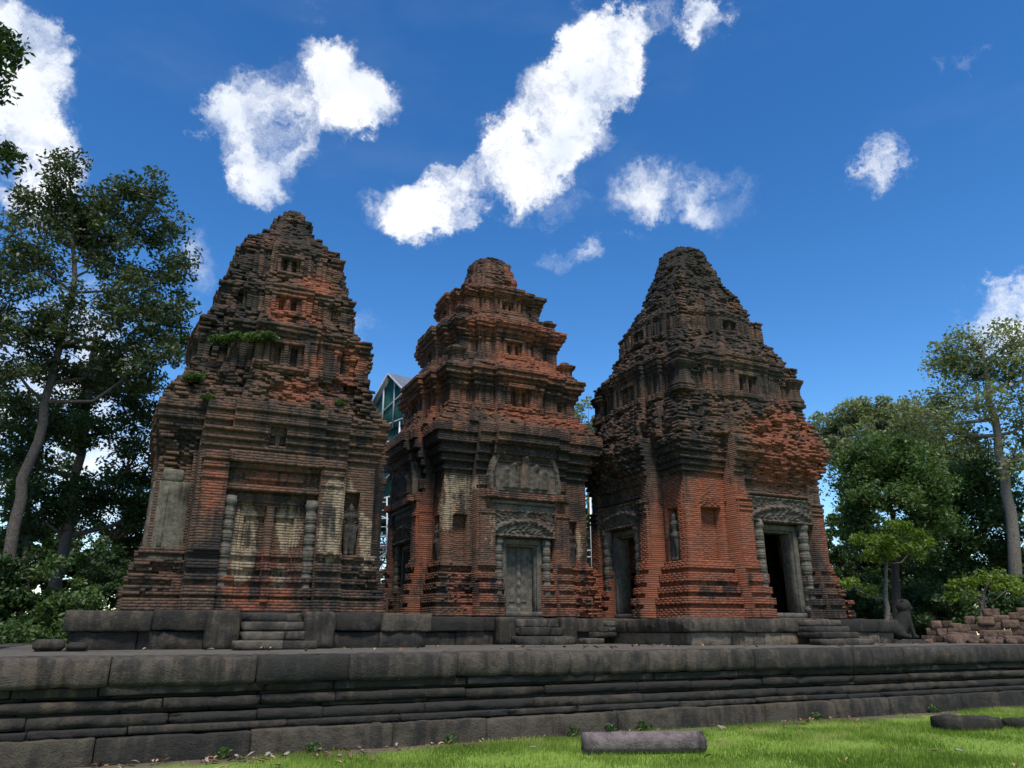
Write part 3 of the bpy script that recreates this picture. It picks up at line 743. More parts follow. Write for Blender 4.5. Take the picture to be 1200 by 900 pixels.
    tower_core(p, 12.9, 2.0, root, zb)
    xf = face_xf('F', zb)
    for s, r in ((-.86, .12), (.90, .12)):
        c = Bag(); colonnette(c, s, 2.62, 2.02, 4.45, r, 5); c.obj('colonnette', M_DOORSTONE, root, xf=xf)
    for face, s0, s1 in (('F', -2.30, -1.68), ('L', 1.66, 2.26)):           # pale slabs left standing against the corner bay
        b = Bag(); soft_box(b, s0, s1, 2.1, 2.425, 3.12, 4.72, .03, 12, .02, 7); soft_box(b, s0 + .04, s1 - .16, 2.1, 2.42, 4.70, 4.98, .03, 4, .02, 9)
        soft_box(b, s0 - .03, s1 + .03, 2.1, 2.47, 3.0, 3.12, .02, 3, .01, 8); soft_box(b, s0 + .1, s0 + .2, 2.2, 2.45, 3.3, 4.6, .015, 7, .01, 4)
        b.obj('niche_slab', M_SLAB, root, xf=face_xf(face, zb))
    niche_figure('F', 1.87, 2.33, 3.3, 1.2, root, zb, 2)
    fg = niche_figure('F', -.02, 2.78, 5.62, .42, root, zb, 3)
    root.scale = (1, 1, 0.986)
    return root
left_tower()

# ---- middle tower --------------------------------------------------------
def corner_blocks(root, items, zn, seed, origin):
    """little corner turrets left standing on the ledges of the upper storeys"""
    for i, (x, y, z, w, h) in enumerate(items):
        p = Profile(z).base(z + h * .35, w * .72, w * .28, .3).seg(z + h * .6, w * .7, e=.3).cornice(z + h * .85, w * .7, w * .35, .4).seg(z + h, w * .7, w * .5, .8)
        A, P, off, er = build_bricks(p, z + h, lambda z, c, f: [(c * .5, .03)], [], [], seed + i)
        off = off * .35
        o = brick_obj('corner_turret', A, P, off, er, np.ones(len(A), bool), (lambda V, x=x, y=y: zn(V + np.array([x, y, 0]))), root, seed + i, 0)
        o.location = (x, y, -origin)
def middle_tower():
    xc, yc, zb = 9.85, 22.6, 2.0
    root = empty('brick_tower', (xc, yc, zb), 'middle ruined brick tower with red tiered cornices, blunt round top and grey stone false door', 'tower', 'ruined brick towers on the terrace')
    p = Profile(zb).base(3.6, 2.36, .30, .14).seg(6.2, 2.36, e=.08).cornice(7.55, 2.34, .46, .2).seg(8.1, 2.75, 2.42, .7)
    p.seg(8.35, 2.3, e=.15).seg(8.85, 2.16, e=.1).cornice(9.55, 2.14, .33, .24).seg(10.0, 2.4, 1.98, .75).seg(10.2, 1.9, e=.15).seg(10.72, 1.76, e=.1).cornice(11.4, 1.74, .30, .26)
    p.seg(11.8, 1.98, 1.52, .75).seg(11.95, 1.46, e=.2).seg(12.4, 1.32, e=.15).cornice(12.85, 1.28, .26, .3).seg(13.2, 1.32, .95, .9).seg(13.3, .84, e=.4)
    p.seg(13.75, .78, .76, .5).seg(14.2, .72, .68, .65).seg(14.42, .66, .60, .8).seg(14.58, .56, .46, .8)
    def bays(z, c, face):
        if z < 7.6: return [(1.5, .26), (1.02, .2)] if z > 5.6 else [(1.5, .44)]
        if z > 13.2: return [(c * .62, .16), (c * .3, .05)]
        return [(c * .66, .12 * c ** .5), (c * .36, .12 * c ** .5)]
    f = []
    for faces in ('FRBL',):
        for s0, s1 in ((-1.42, -.96), (1.0, 1.46)): pilaster(f, faces, s0, s1, 3.3, 6.0, .07, 1.1)
        f.append((faces, -.96, 1.0, 2.0, 5.3, -.25))
        f.append((faces, -.62, .62, 2.0, 4.2, None))
        f.append((faces, -1.3, 1.3, 5.35, 5.55, .16)); f.append((faces, -1.15, 1.15, 5.6, 7.05, -.08))
        for s in (-1.85, 1.8): f.append((faces, s - .23, s + .23, 3.45, 4.9, -.22))
    tiers_windows(f, [('FLRB', .0, 8.25, 8.98, .46), ('FLRB', .0, 10.1, 10.74, .38), ('FLRB', 0, 11.92, 12.42, .3)])
    for s in (-1.62, 1.62): f.append(('FLRB', s - .27, s + .27, 8.4, 8.83, -.05))
    for s in (-1.3, 1.3): f.append(('FLRB', s - .22, s + .22, 10.25, 10.7, -.05))
    er = [((-1.9, -2.5, 2.8), (.9, .6, .8), .55), ((1.9, -2.6, 2.7), (.8, .6, .8), .5), ((-2.6, 1, 2.7), (.7, 2, .7), .4), ((.8, -1.9, 10.6), (.6, .7, .6), .3), ((1.2, -1.6, 12.2), (.7, .8, .6), .4),
          ((-1.3, -1.3, 12.9), (.7, .7, .5), .4), ((.2, -2.5, 8.0), (1.6, .8, .5), .3), ((-2, -2.2, 7.9), (.6, .6, .5), .4)]
    br = build_bricks(p, 14.58, bays, f, er, 202, worn=.25)
    zn = make_zone((.42, .36, .10, .0), [((0, -2.6, 6.8), (3.0, 1.2, 1.0), 1, .46), ((-2.6, -.5, 6.6), (1, 3.2, 1.0), 1, .36), ((-1.75, -2.5, 5.2), (.5, .5, 1.0), 2, .40), ((1.85, -2.5, 4.6), (.4, .5, 1.1), 2, .30), ((-2.5, -1.9, 4.8), (.5, .5, 1.3), 2, .35), ((-1.9, -2.6, 5.9), (.6, .6, .7), 2, .55), ((-2.25, -2.5, 5.0), (.25, .5, 1.2), 2, .42), ((-1.15, -2.8, 4.4), (.3, .5, 1.2), 2, .5),
              ((-1.9, -2.6, 4.9), (.4, .5, .8), 1, .4), ((2.0, -2.6, 5.2), (.45, .5, .4), 1, .45), ((2.1, -2.6, 4.0), (.4, .5, .9), 2, .33), ((1.2, -2.8, 4.6), (.4, .5, 1.0), 2, .28), ((-2.6, -1.55, 4.0), (.5, .35, 1.2), 0, .8), ((-2.7, 0, 5.2), (.6, 1.4, .5), 1, .35),
              ((2.3, -2.4, 2.8), (.7, .7, 1.0), 0, .7), ((-1.6, -2.7, 2.75), (.8, .6, .6), 0, .3), ((-1.5, -2.7, 2.7), (1.0, .6, .45), 1, .35), ((0, -2.5, 5.4), (1.6, .7, .3), 2, .3),
              ((0, -2.3, 8.9), (2.4, 1.2, .5), 1, .16), ((.7, -2.4, 8.05), (1.7, .9, .4), 0, .5), ((.8, -2.1, 9.9), (1.4, .9, .5), 0, .55), ((.9, -2.0, 11.2), (1.2, .9, .4), 0, .6), ((-.6, -2.2, 11.2), (1.2, .9, .3), 0, .4),
              ((0, 0, 14.3), (1, 1, .9), 1, .24), ((-.4, -1.8, 10.4), (1.2, .6, .4), 2, .24), ((-.6, -2.2, 8.55), (1.4, .6, .35), 2, .26), ((.5, -.6, 13.8), (.3, .6, .5), 0, .6)], 5)
    split_bricks(root, br, [('base_moulding', 0, 3.6), ('wall', 3.6, 6.2), ('cornice', 6.2, 7.55), ('roof_tier', 7.55, 9.55), ('roof_tier', 9.55, 11.4), ('roof_tier', 11.4, 12.85), ('crown', 12.85, 20)], zn, 400, zb)
    tower_core(p, 14.3, 5.3, root, zb); tower_core(p, 5.3, 2.0, root, zb, 1.0)
    corner_blocks(root, [(sx * 1.95, sy * 1.95, 9.55, .26, .75) for sx in (-1, 1) for sy in (-1, 1)] + [(sx * 1.55, sy * 1.55, 11.35, .23, .6) for sx in (-1, 1) for sy in (-1, 1)] + [(sx * 1.05, sy * 1.05, 12.8, .17, .3) for sx in (-1, 1) for sy in (-1, 1)], zn, 700, zb)
    for face in 'FRBL':
        stone_door(root, face, 2.62, 2.14, 4.05, 1.0, zb, False, (-1.0, 1.0, 4.25, 5.02), 31 + ord(face), True, .115)
        b = Bag(); soft_box(b, -1.02, 1.02, 2.2, 2.80, 5.02, 5.2, .02, 3, .01, 4); soft_box(b, -1.08, 1.08, 2.2, 2.88, 5.2, 5.3, .02, 3, .01, 5)
        b.obj('entablature', M_DOORSTONE, root, xf=face_xf(face, zb))
        q = Bag(); relief(q, -1.2, 1.2, 5.58, 7.1, 2.86, pediment_fn(ord(face)), .022, .5, arch_mask)
        q.obj('pediment', M_CARVE, root, xf=face_xf(face, zb))
    niche_figure('F', 1.8, 2.30, 3.5, 1.15, root, zb, 2)
    niche_figure('L', 1.8, 2.32, 3.5, 1.15, root, zb, 5)
    root.scale = (1, 1, 0.977)
    return root
middle_tower()

# ---- right tower ---------------------------------------------------------
def right_tower():
    xc, yc, zb = 16.15, 19.5, 1.95
    root = empty('brick_tower', (xc, yc, zb), 'rightmost ruined brick tower with orange lower walls, two dark open doorways and blunt rubble top', 'tower', 'ruined brick towers on the terrace')
    p = Profile(zb).base(3.5, 2.52, .40, .12).seg(6.05, 2.50, e=.06).cornice(7.1, 2.52, .33, .36).seg(7.6, 2.82, 2.72, .85).seg(8.5, 2.72, 2.48, .95)
    p.seg(8.7, 2.42, e=.25).seg(9.35, 2.3, e=.14).cornice(9.95, 2.28, .18, .3).seg(10.85, 2.36, 1.95, .95).seg(11.0, 1.86, e=.35).seg(11.45, 1.76, e=.2).cornice(11.75, 1.74, .05, .5)
    p.seg(12.6, 1.66, 1.36, 1.0).seg(13.6, 1.34, .98, 1.05).seg(14.5, .96, .68, 1.0).seg(14.85, .66, .56, .9)
    def bays(z, c, face):
        if z < 7.2: return [(1.58, .46)]
        if z > 12: return [(c * .7, .1), (c * .4, .1)]
        return [(c * .66, .12 * c ** .5), (c * .36, .1 * c ** .5)]
    f = []
    SH = {'F': .45, 'L': -.15, 'R': 0, 'B': 0}
    for faces in 'FRBL':
        h = SH[faces]
        for s0, s1 in ((-1.56, -1.1), (1.12, 1.56)): pilaster(f, faces, s0 + h, s1 + h, 3.4, 5.3, .08, .4)
        f.append((faces, -1.1 + h, 1.12 + h, 1.9, 5.45, -.25))
        f.append((faces, -1.2 + h, 1.2 + h, 5.5, 5.9, -.12))
        f.append((faces, -.68 + h, .68 + h, 1.95, 4.6, None if faces in 'FL' else -.4))
    for faces, a, b in (('F', -2.0, -1.3), ('F', 2.08, 2.2), ('L', 1.62, 2.1), ('L', -2.2, -1.85)): f.append((faces, a, b, 3.5, 5.05, -.28))
    tiers_windows(f, [('FLRB', .0, 8.6, 9.36, .5), ('FLRB', 0, 10.95, 11.44, .38)])
    for s in (-1.72, 1.72): f.append(('FLRB', s - .3, s + .3, 8.75, 9.3, -.05))
    for k in range(-2, 3): f.append(('FLRB', k * .72 - .1, k * .72 + .1, 10.95, 11.45, .06))
    er = [((1.0, -2.9, 6.7), (1.9, .9, 1.3), .75), ((2.3, -2.3, 3.0), (.9, .9, 1.4), .95), ((2.5, -2.3, 5.4), (.6, .7, .8), .5), ((-1.7, -2.6, 4.6), (.45, .5, 1.1), .25), ((-2.9, .3, 6.8), (.9, 2.2, .9), .6), ((2.2, -2.4, 2.4), (1.2, 1.0, .8), .5)]
    br = build_bricks(p, 14.85, bays, f, er, 303, 1.6, lambda z, fc: SH[fc] if z < 7.2 else 0, worn=.8)
    zn = make_zone((.25, .50, .07, .02), [((-1.9, -2.4, 3.2), (2.2, 1.6, 2.6), 0, .95), ((-1.9, -2.4, 3.4), (2.2, 1.6, 2.6), 1, -.50), ((-2.4, .4, 3.0), (1.4, 2.6, 2.0), 0, .5), ((-2.4, .4, 3.0), (1.4, 2.6, 2.0), 1, -.3),
              ((.9, -2.8, 6.8), (1.8, 1.0, 1.2), 0, .52), ((.9, -2.8, 6.8), (2.0, 1.2, 1.4), 1, -.36), ((2.4, -2.4, 3.4), (1.0, 1.0, 2.4), 0, .7), ((2.4, -2.4, 3.4), (1.0, 1.0, 2.4), 1, -.34), ((1.4, -2.4, 8.1), (1.1, 1.0, .6), 0, .6), ((1.4, -2.4, 8.0), (1.1, 1, .7), 1, -.25),
              ((-2.35, -2.4, 5.0), (.5, .5, .9), 2, .28), ((-2.0, -2.6, 2.7), (.8, .7, .35), 1, .5), ((-2.6, -2.0, 2.75), (.6, .6, .3), 1, .3), ((2.5, -2.4, 5.6), (.5, .6, .8), 2, .3), ((-2.4, -2.2, 6.6), (1.4, 1.4, .6), 1, .3), ((0, 0, 9.0), (3, 3, .5), 2, .24), ((0, 0, 11.2), (3, 3, .35), 2, .26), ((0, 0, 9.0), (3, 3, .5), 1, -.12), ((0, 0, 13.2), (2.6, 2.6, 2.6), 1, .22), ((-1.6, -1.8, 9.6), (1.6, 1.6, 2.6), 1, .16)], 8)
    def warpR(V):
        V = V.copy(); k = np.clip((9 - V[:, 2]) / 2, 0, 1); V[:, 0] += k * (-.12 + .045 * (V[:, 0] + 2.5)); return V
    split_bricks(root, br, [('base_moulding', 0, 3.5), ('wall', 3.5, 6.05), ('cornice', 6.05, 7.1), ('roof_tier', 7.1, 9.95), ('roof_tier', 9.95, 11.75), ('crown', 11.75, 20)], zn, 500, zb, warpR)
    tower_core(p, 14.7, 5.6, root, zb)
    corner_blocks(root, [(sx * 2.22, sy * 2.22, 8.6, .3, 1.15) for sx in (-1, 1) for sy in (-1, 1)], zn, 800, zb)
    for face in 'FL':
        h = SH[face]; dd = 2.82 + (.0 if face == 'F' else .12)
        stone_door(root, face, dd, 2.1, 4.45, 1.12, zb, True, (-1.2 + h, 1.2 + h, 4.66, 5.38), 61 + ord(face), False, .15, 2.6, h)
        b = Bag(); soft_box(b, -.6 + h, -.16 + h, 1.9, 2.02, 2.1, 4.45, .02, 8, .01, 3); b.obj('inner_jamb', M_DOORSTONE, root, xf=face_xf(face, zb))
    # the cella floor
    b = Bag(); b.box(-1.9, 1.9, -1.9, 1.9, 0.02, .1); b.obj('cella_floor', M_DOORSTONE, root)
    niche_figure('L', 1.87, 2.56, 3.55, 1.38, root, zb, 2)
    root.scale = (1, 1, 0.981)
    return root
right_tower()

# ------------------------------------------------------------------ plinths with steps
def plinth(xc, yc, half, ztop, label, seed, stairs, tan):
    root = empty('stone_plinth', (xc, yc, TZ), label, 'plinth', 'stone plinths under the towers')
    zm = TZ + (ztop - TZ) * .46
    low, cop = Bag(), Bag()
    for fi, face in enumerate('FRBL'):
        for bag, d, z0, z1, r, wob, sd in ((low, half - .10, TZ - .02, zm - .004, .014, .014, 1), (cop, half, zm, ztop, .03, .020, 2)):
            b = Bag(); yf = 0.0
            pr = [(.9, z0), (r * .4, z0), (0, z0 + r), (-.015, (z0 + z1) / 2), (0, z1 - r), (r * .35, z1 - r * .3), (r, z1), (.9, z1)]
            stone_run(b, -d + (.9 if fi % 2 else 0), d - (.9 if fi % 2 else 0), pr, (.7, 1.9), seed + fi * 7 + sd, wob)
            V = b.verts(); V = np.stack([V[:, 0], d - V[:, 1], V[:, 2]], 1)
            V = face_xf(face, TZ)(V); bag.add(V, np.vstack(b.Q), np.vstack(b.T), np.concatenate(b.A))
    low.obj('base_course', M_PLINTHTAN if tan else M_PLINTH, root); cop.obj('coping', M_PLINTH, root)
    f = Bag(); f.box(-half + .5, half - .5, -half + .5, half - .5, 0, ztop - TZ - .01, .004); f.obj('fill', M_STEP, root)
    for face, s, w, nst, run, wing in stairs:
        rise = (ztop - TZ - .02) / nst
        for k in range(nst):
            b = Bag(); z0 = k * rise + TZ - .01; d1 = half + run * (nst - k) + .02
            ww = w * (1.32 if k == 0 else 1.0)
            c = Bag(); pr = [(1.2 if k else run + .3, z0), (.015, z0), (0, z0 + .03), (0, z0 + rise - .035), (.03, z0 + rise - .004), (1.2 if k else run + .3, z0 + rise - .004)]
            stone_run(c, s - ww / 2, s + ww / 2, pr, (.55, 1.2) , seed + 90 + k, .012)
            V = c.verts(); V = np.stack([V[:, 0], d1 - V[:, 1], V[:, 2]], 1)
            q = Bag(); q.add(face_xf(face, TZ)(V), np.vstack(c.Q), np.vstack(c.T), np.concatenate(c.A)); q.obj('step', M_STEP, root)
        if wing:
            for sg in (-1, 1):
                b = Bag(); a = s + sg * (w / 2 + .04); e = s + sg * (w / 2 + .04 + wing)
                soft_box(b, min(a, e), max(a, e), half - .4, half + run * 1.25, TZ - .01, ztop + .01, .035, 9, .04, seed + sg)
                b.obj('stair_cheek', M_PLINTH, root, xf=face_xf(face, TZ))
    return root
plinth(2.35, 20.0, 3.55, 1.98, 'black stone plinth with small centre steps under the leftmost tower', 40, [('F', .1, 1.15, 4, .24, .62)], False)
plinth(9.85, 22.6, 3.35, 1.96, 'low dark stone plinth under the middle tower with its grey steps', 50, [('F', 0, 1.3, 3, .26, .5), ('L', 0, 1.2, 3, .26, .4)], False)
plinth(16.15, 19.5, 3.75, 1.93, 'stone plinth with tan lower blocks under the rightmost tower', 60, [('F', .5, 1.3, 4, .27, 0), ('L', -.15, 1.2, 4, .27, 0)], True)

# ------------------------------------------------------------------ stump, ruin, guardian, loose stones
def brick_pier():
    c0 = at_z(699, 727, 1.9); D = 24.6; k = D / math.hypot(c0[0], c0[1]); x, y = c0[0] * k, c0[1] * k
    o_z = TZ
    p = Profile(o_z).seg(1.95, .30, e=.3).base(2.5, .24, .1, .4).seg(3.1, .25, e=.3).seg(3.45, .24, .17, .9)
    A, P, off, er = build_bricks(p, 3.45, lambda z, c, f: [], [], [], 41); off = off * .4
    o = brick_obj('brick_pier', A, P, off, er, np.ones(len(A), bool), lambda V: np.tile([.95, .05, 0, 0], (len(V), 1)), None, 41, o_z)
    o.location = (x, y, o_z)
    tag(o, 'broken red brick pier standing in the gap between the middle and right towers', 'pier')
brick_pier()

def at_d(u, v, D):
    d = bearing(u, v); h = math.hypot(d[0], d[1]); return np.array([0, 0, 1.6]) + d * (D / h)

def ruin_wall():
    b = Bag(); rr = random.Random(12)
    def top(u): return 1.62 + .3 * vnoise(np.array([[u * .05, 1, 0]]), 4)[0] + (.22 if u > 1122 else 0) + (.12 if u > 1165 else 0)
    u = 1079.0
    while u < 1275:
        w = rr.uniform(10, 20); z = TZ - .02; T = top(u); r_ = 0
        while z < T:
            h = rr.uniform(.17, .25); b.tone = rr.random()
            D = 28.6 + (-.45 if u < 1120 else .0) + rr.uniform(-.1, .1) + (z - TZ) * .35
            p0 = at_d(u + (w * .5 if r_ % 2 else 0), 740, D); p1 = at_d(u + w + (w * .5 if r_ % 2 else 0), 740, D)
            ax = (p1 - p0); L = math.hypot(ax[0], ax[1]); ang = math.atan2(ax[1], ax[0]) + rr.uniform(-.13, .13)
            c = Bag(); soft_box(c, -.02, L * 1.01, -.6, 0, z - .02, z + h, .022, 4, .07, rr.randint(0, 99)); c.A = [np.full(c.n, rr.random())]
            V = c.verts(); X = V[:, 0] * math.cos(ang) + V[:, 1] * math.sin(ang); Y = V[:, 0] * math.sin(ang) - V[:, 1] * math.cos(ang)
            b.add(np.stack([X + p0[0], Y + p0[1], V[:, 2]], 1), np.vstack(c.Q), np.vstack(c.T), np.concatenate(c.A)); z += h; r_ += 1
        u += w
    tag(b.obj('ruined_wall', M_LATERITE), 'low crumbling brown laterite wall at the right end of the terrace', 'wall')
    # spill of loose rubble against its near end
    for i in range(16):
        q = at_d(rr.uniform(1080, 1200), 750, rr.uniform(26.6, 27.9)); c = Bag(); s_ = rr.uniform(.12, .3)
        soft_box(c, -s_, s_, -s_ * .7, s_ * .7, 0, s_ * rr.uniform(.6, 1.1), .03, 3, .06, i)
        o = c.obj('rubble_block', M_LATERITE); o.location = (q[0], q[1], TZ - .02); o.rotation_euler = (rr.uniform(-.1, .1), rr.uniform(-.1, .1), rr.uniform(0, 3))
        tag(o, 'loose brown laterite lump lying at the foot of the ruined wall', 'block', 'rubble at the foot of the ruined wall')
ruin_wall()

def guardian():
    p = at_z(1060, 754.5, TZ); D = 26.0; q = at_d(1060, 754, D)
    root = empty('guardian_statue', (q[0], q[1], TZ), 'worn seated stone lion guardian with round head at the right corner of the plinths', 'statue')
    b = Bag(); soft_box(b, -.55, .5, -.5, .5, -.02, .10, .03, 3, .02, 3); b.obj('pedestal', M_WALLSTONE, root)
    L = [((-.18, -.05, .30), (-.1, .05, .36), .27, .26), ((-.22, .22, .26), (-.2, .25, .3), .22, .2), ((-.05, .05, .4), (.14, .03, .85), .27, .24), ((.12, .02, .8), (.16, .02, 1.0), .23, .2),
         ((.14, 0, 1.16), (.18, 0, 1.2), .235, .225), ((.3, 0, 1.14), (.38, 0, 1.1), .12, .09), ((.22, -.14, .75), (.3, -.16, .2), .085, .075), ((.22, .14, .75), (.3, .16, .2), .085, .075),
         ((.3, -.16, .15), (.4, -.16, .14), .08, .07), ((.3, .16, .15), (.4, .16, .14), .08, .07), ((-.1, -.26, .2), (.1, -.28, .14), .11, .08), ((-.1, .28, .2), (.1, .29, .14), .11, .08),
         ((.08, -.15, 1.36), (.08, -.16, 1.38), .06, .05), ((.08, .15, 1.36), (.08, .16, 1.38), .06, .05), ((-.4, 0, .2), (-.44, .02, .62), .06, .05)]
    o = fused('lion', L, .035, M_WALLSTONE, root, 3); o.location = (0, 0, .06)
    root.rotation_euler = (0, 0, -.5); root.scale = (.84,) * 3
guardian()

def fallen_stones():
    a, b_ = at_z(684, 881, .0), at_z(825, 879, .0)
    mid = (a + b_) / 2; ax = b_ - a; L = math.hypot(ax[0], ax[1]); ang = math.atan2(ax[1], ax[0])
    c = Bag(); rings = []; n = 22
    for t in np.linspace(0, 1, n):
        r_ = .152 * (1.0 - .05 * (t in (0., 1.)) - (.03 if .86 < t < .89 else 0))
        aa = np.arange(24) * 2 * np.pi / 24
        oc = np.cos(np.pi / 8) / np.cos((aa + np.pi / 8) % (np.pi / 4) - np.pi / 8) * 1.04
        rings.append(np.column_stack([np.full(24, (t - .5) * L), r_ * oc * np.cos(aa), r_ * oc * np.sin(aa) + .105]))
    Rg = np.array(rings); Rg[..., 1:] += ((fbm(Rg * 4, 5, 4) - .5) * .006)[..., None]; Rg[0, :, 0] += (fbm(Rg[0] * 9, 6, 3) - .5) * .06; Rg[-1, :, 0] += (fbm(Rg[-1] * 9, 6, 3) - .5) * .06
    c.loft(Rg[:, ::-1]); o = c.obj('fallen_pillar', M_PINKSTONE); o.location = (mid[0], mid[1], 0); o.rotation_euler = (0, 0, ang)
    tag(o, 'long octagonal sandstone pillar shaft lying on the grass in front of the terrace', 'pillar')
    for (u0, u1, v, h, lab, sd) in ((1099, 1168, 853.5, .26, 'short rounded dark stone block lying on the grass near the right edge', 4), (1183, 1262, 852, .2, 'small dark stone fragment cut off by the right edge of the photo, on grass', 8)):
        a, b_ = at_z(u0, v, 0), at_z(u1, v - 1, 0); ax = b_ - a; L = math.hypot(ax[0], ax[1]); ang = math.atan2(ax[1], ax[0])
        c = Bag(); rings = []
        for t in np.linspace(0, 1, 14):
            k = 1 - .12 * (t in (0., 1.)); aa = np.arange(20) * 2 * np.pi / 20
            y = np.sign(np.cos(aa)) * np.abs(np.cos(aa)) ** .35 * .2 * k; z = np.sign(np.sin(aa)) * np.abs(np.sin(aa)) ** .4 * h * .52 * k * (1 - .15 * t) + h * .45
            rings.append(np.column_stack([np.full(20, (t - .5) * L), y, z]))
        Rg = np.array(rings); Rg += ((fbm(Rg * 6 + sd, sd, 4) - .5) * .10)[..., None]; Rg[..., 2] -= .04
        c.loft(Rg[:, ::-1]); o = c.obj('stone_fragment', M_WALLSTONE); m = (a + b_) / 2; o.location = (m[0], m[1], 0); o.rotation_euler = (0, 0, ang)
        tag(o, lab, 'stone')
fallen_stones()

# ------------------------------------------------------------------ shelter and scaffolding behind the towers
M_TUBE = mat_plain('galvanised_tube', (.62, .64, .66, 1), .45, .3, .12)
M_TUBEDULL = mat_plain('dull_tube', (.33, .36, .37, 1), .6, .1, .2)
M_NET = mat_plain('green_netting', (.012, .075, .062, 1), .8, 0, .35, 3.0)
M_TIN = mat_plain('grey_roof_sheet', (.15, .165, .19, 1), .5, .1, .15, 2.0)
def shelter():
    c = at_d(512, 600, 33.0); w, H, z0 = 2.6, 8.9, TZ
    root = empty('scaffold_shelter', (c[0], c[1], z0), 'green-netted scaffold shelter with steep grey sheet roof seen between left and middle towers', 'scaffold', rz=-YAW - R(50))
    b = Bag()
    def tb(p, q, r=.045): b.tube([p, q], r, 6)
    for x in np.linspace(-w, w, 4):
        for y in (-w, w):
            tb((x, y, -.05), (x, y, H - .2))
    for z in np.arange(.8, H, 1.6):
        for y in (-w, w): tb((-w - .2, y, z), (w + .2, y, z), .04)
        for x in (-w, w): tb((x, -w, z), (x, w, z), .04)
    for i in range(6): s = 1 if i % 2 else -1; tb((-w * s, -w - .05, .8 + 1.6 * i), (w * s, -w - .05, 2.4 + 1.6 * i), .035)
    b.obj('scaffold_frame', M_TUBE, root)
    n = Bag(); 
    for (x0, x1, y0, y1) in ((-w, w, -w + .06, -w + .075), (-w + .06, -w + .075, -w, w), (w - .075, w - .06, -w, w)):
        n.box(x0, x1, y0, y1, 4.6, H)
    n.obj('netting', M_NET, root)
    rf = Bag(); ridge = H + 2.1
    for sg in (-1, 1):
        p = [np.array(q, float) for q in ((0, -w - .18, ridge), (0, w + .2, ridge), (sg * (w + .3), w + .2, H - .25), (sg * (w + .3), -w - .18, H - .25))]
        dn = np.array([sg * .05, 0, .05]); V = np.array(p + [q + dn for q in p])
        rf.add(V, [(0, 1, 2, 3), (7, 6, 5, 4), (0, 4, 5, 1), (1, 5, 6, 2), (2, 6, 7, 3), (3, 7, 4, 0)])
    rf.obj('roof', M_TIN, root)
    gb = Bag(); gb.add([(-w - .4, -w - .02, H - .4), (w + .4, -w - .02, H - .4), (0, -w - .02, ridge - .1), (-w - .4, -w + .03, H - .4), (w + .4, -w + .03, H - .4), (0, -w + .03, ridge - .1)], [(0, 1, 4, 3), (1, 2, 5, 4), (2, 0, 3, 5)], [(0, 2, 1), (3, 4, 5)])
    gb.obj('gable_netting', M_NET, root)
    t = Bag()
    for sg in (-1, 1): t.tube([(0, -w - .2, ridge + .02), (sg * (w + .32), -w - .2, H - .23)], .045, 6)
    for x in (-1.3, -.45, .45, 1.3): t.tube([(x, -w - .1, H - .4), (x, -w - .1, ridge - abs(x) * .8 - .1)], .04, 6)
    t.obj('gable_frame', M_TUBEDULL, root)
shelter()
def scaffold_stair():
    c = at_d(441, 722, 27.5)
    root = empty('scaffold_stair', (c[0], c[1], TZ), 'pale metal scaffold ladder standing in the slot between left and middle towers', 'ladder', rz=-YAW)
    b = Bag()
    for x in (-.32, .32): b.tube([(x + .12, 0, -.02), (x - .22, .3, 5.0)], .032, 6)
    b.obj('rail', M_TUBE, root)
    q = Bag()
    for z in np.arange(.3, 5, .3): q.tube([(-.32 + .12 - .068 * z, .06 * z, z), (.32 + .12 - .068 * z, .06 * z, z)], .02, 6)
    q.obj('rungs', M_TUBE, root)
    q = Bag()
    for z in (1.7, 3.2): q.box(-.55, .5, .25, .9, z, z + .05)
    for x in (-.5, .45): q.tube([(x, .85, -.02), (x, .85, 5.4)], .03, 6)
    q.obj('platform', M_TUBE, root)
scaffold_stair()
def pole():
    c = at_d(695.5, 700, 30.0)
    root = empty('metal_pole', (c[0], c[1], TZ), 'thin white metal pole with cross arms behind the red brick pier', 'pole', rz=-YAW)
    b = Bag(); b.tube([(0, 0, -.02), (0, 0, 5.4)], .045, 8); b.obj('shaft', M_TUBE, root)
    for z in (3.1, 3.35): q = Bag(); q.tube([(-.55, .05, z - .08), (.55, .05, z + .05)], .03, 6); q.obj('cross_arm', M_TUBE, root)
pole()

# ------------------------------------------------------------------ trees
L_GREY = mat_leaf('leaf_grey_green', (.030, .045, .020, 1), (.062, .085, .036, 1), (.115, .135, .062, 1), .30)
L_DARK = mat_leaf('leaf_dark_green', (.018, .038, .013, 1), (.044, .080, .024, 1), (.085, .13, .036, 1), .32)
L_MIDDARK = mat_leaf('leaf_forest_green', (.034, .066, .020, 1), (.080, .130, .040, 1), (.15, .20, .065, 1), .4)
L_MID = mat_leaf('leaf_mid_green', (.034, .068, .018, 1), (.080, .130, .036, 1), (.15, .20, .055, 1), .36)
L_LIME = mat_leaf('leaf_yellow_green', (.07, .12, .014, 1), (.15, .21, .025, 1), (.26, .30, .05, 1), .4)
L_PALE = mat_leaf('leaf_pale_olive', (.11, .13, .066, 1), (.20, .225, .115, 1), (.30, .31, .17, 1), .4)

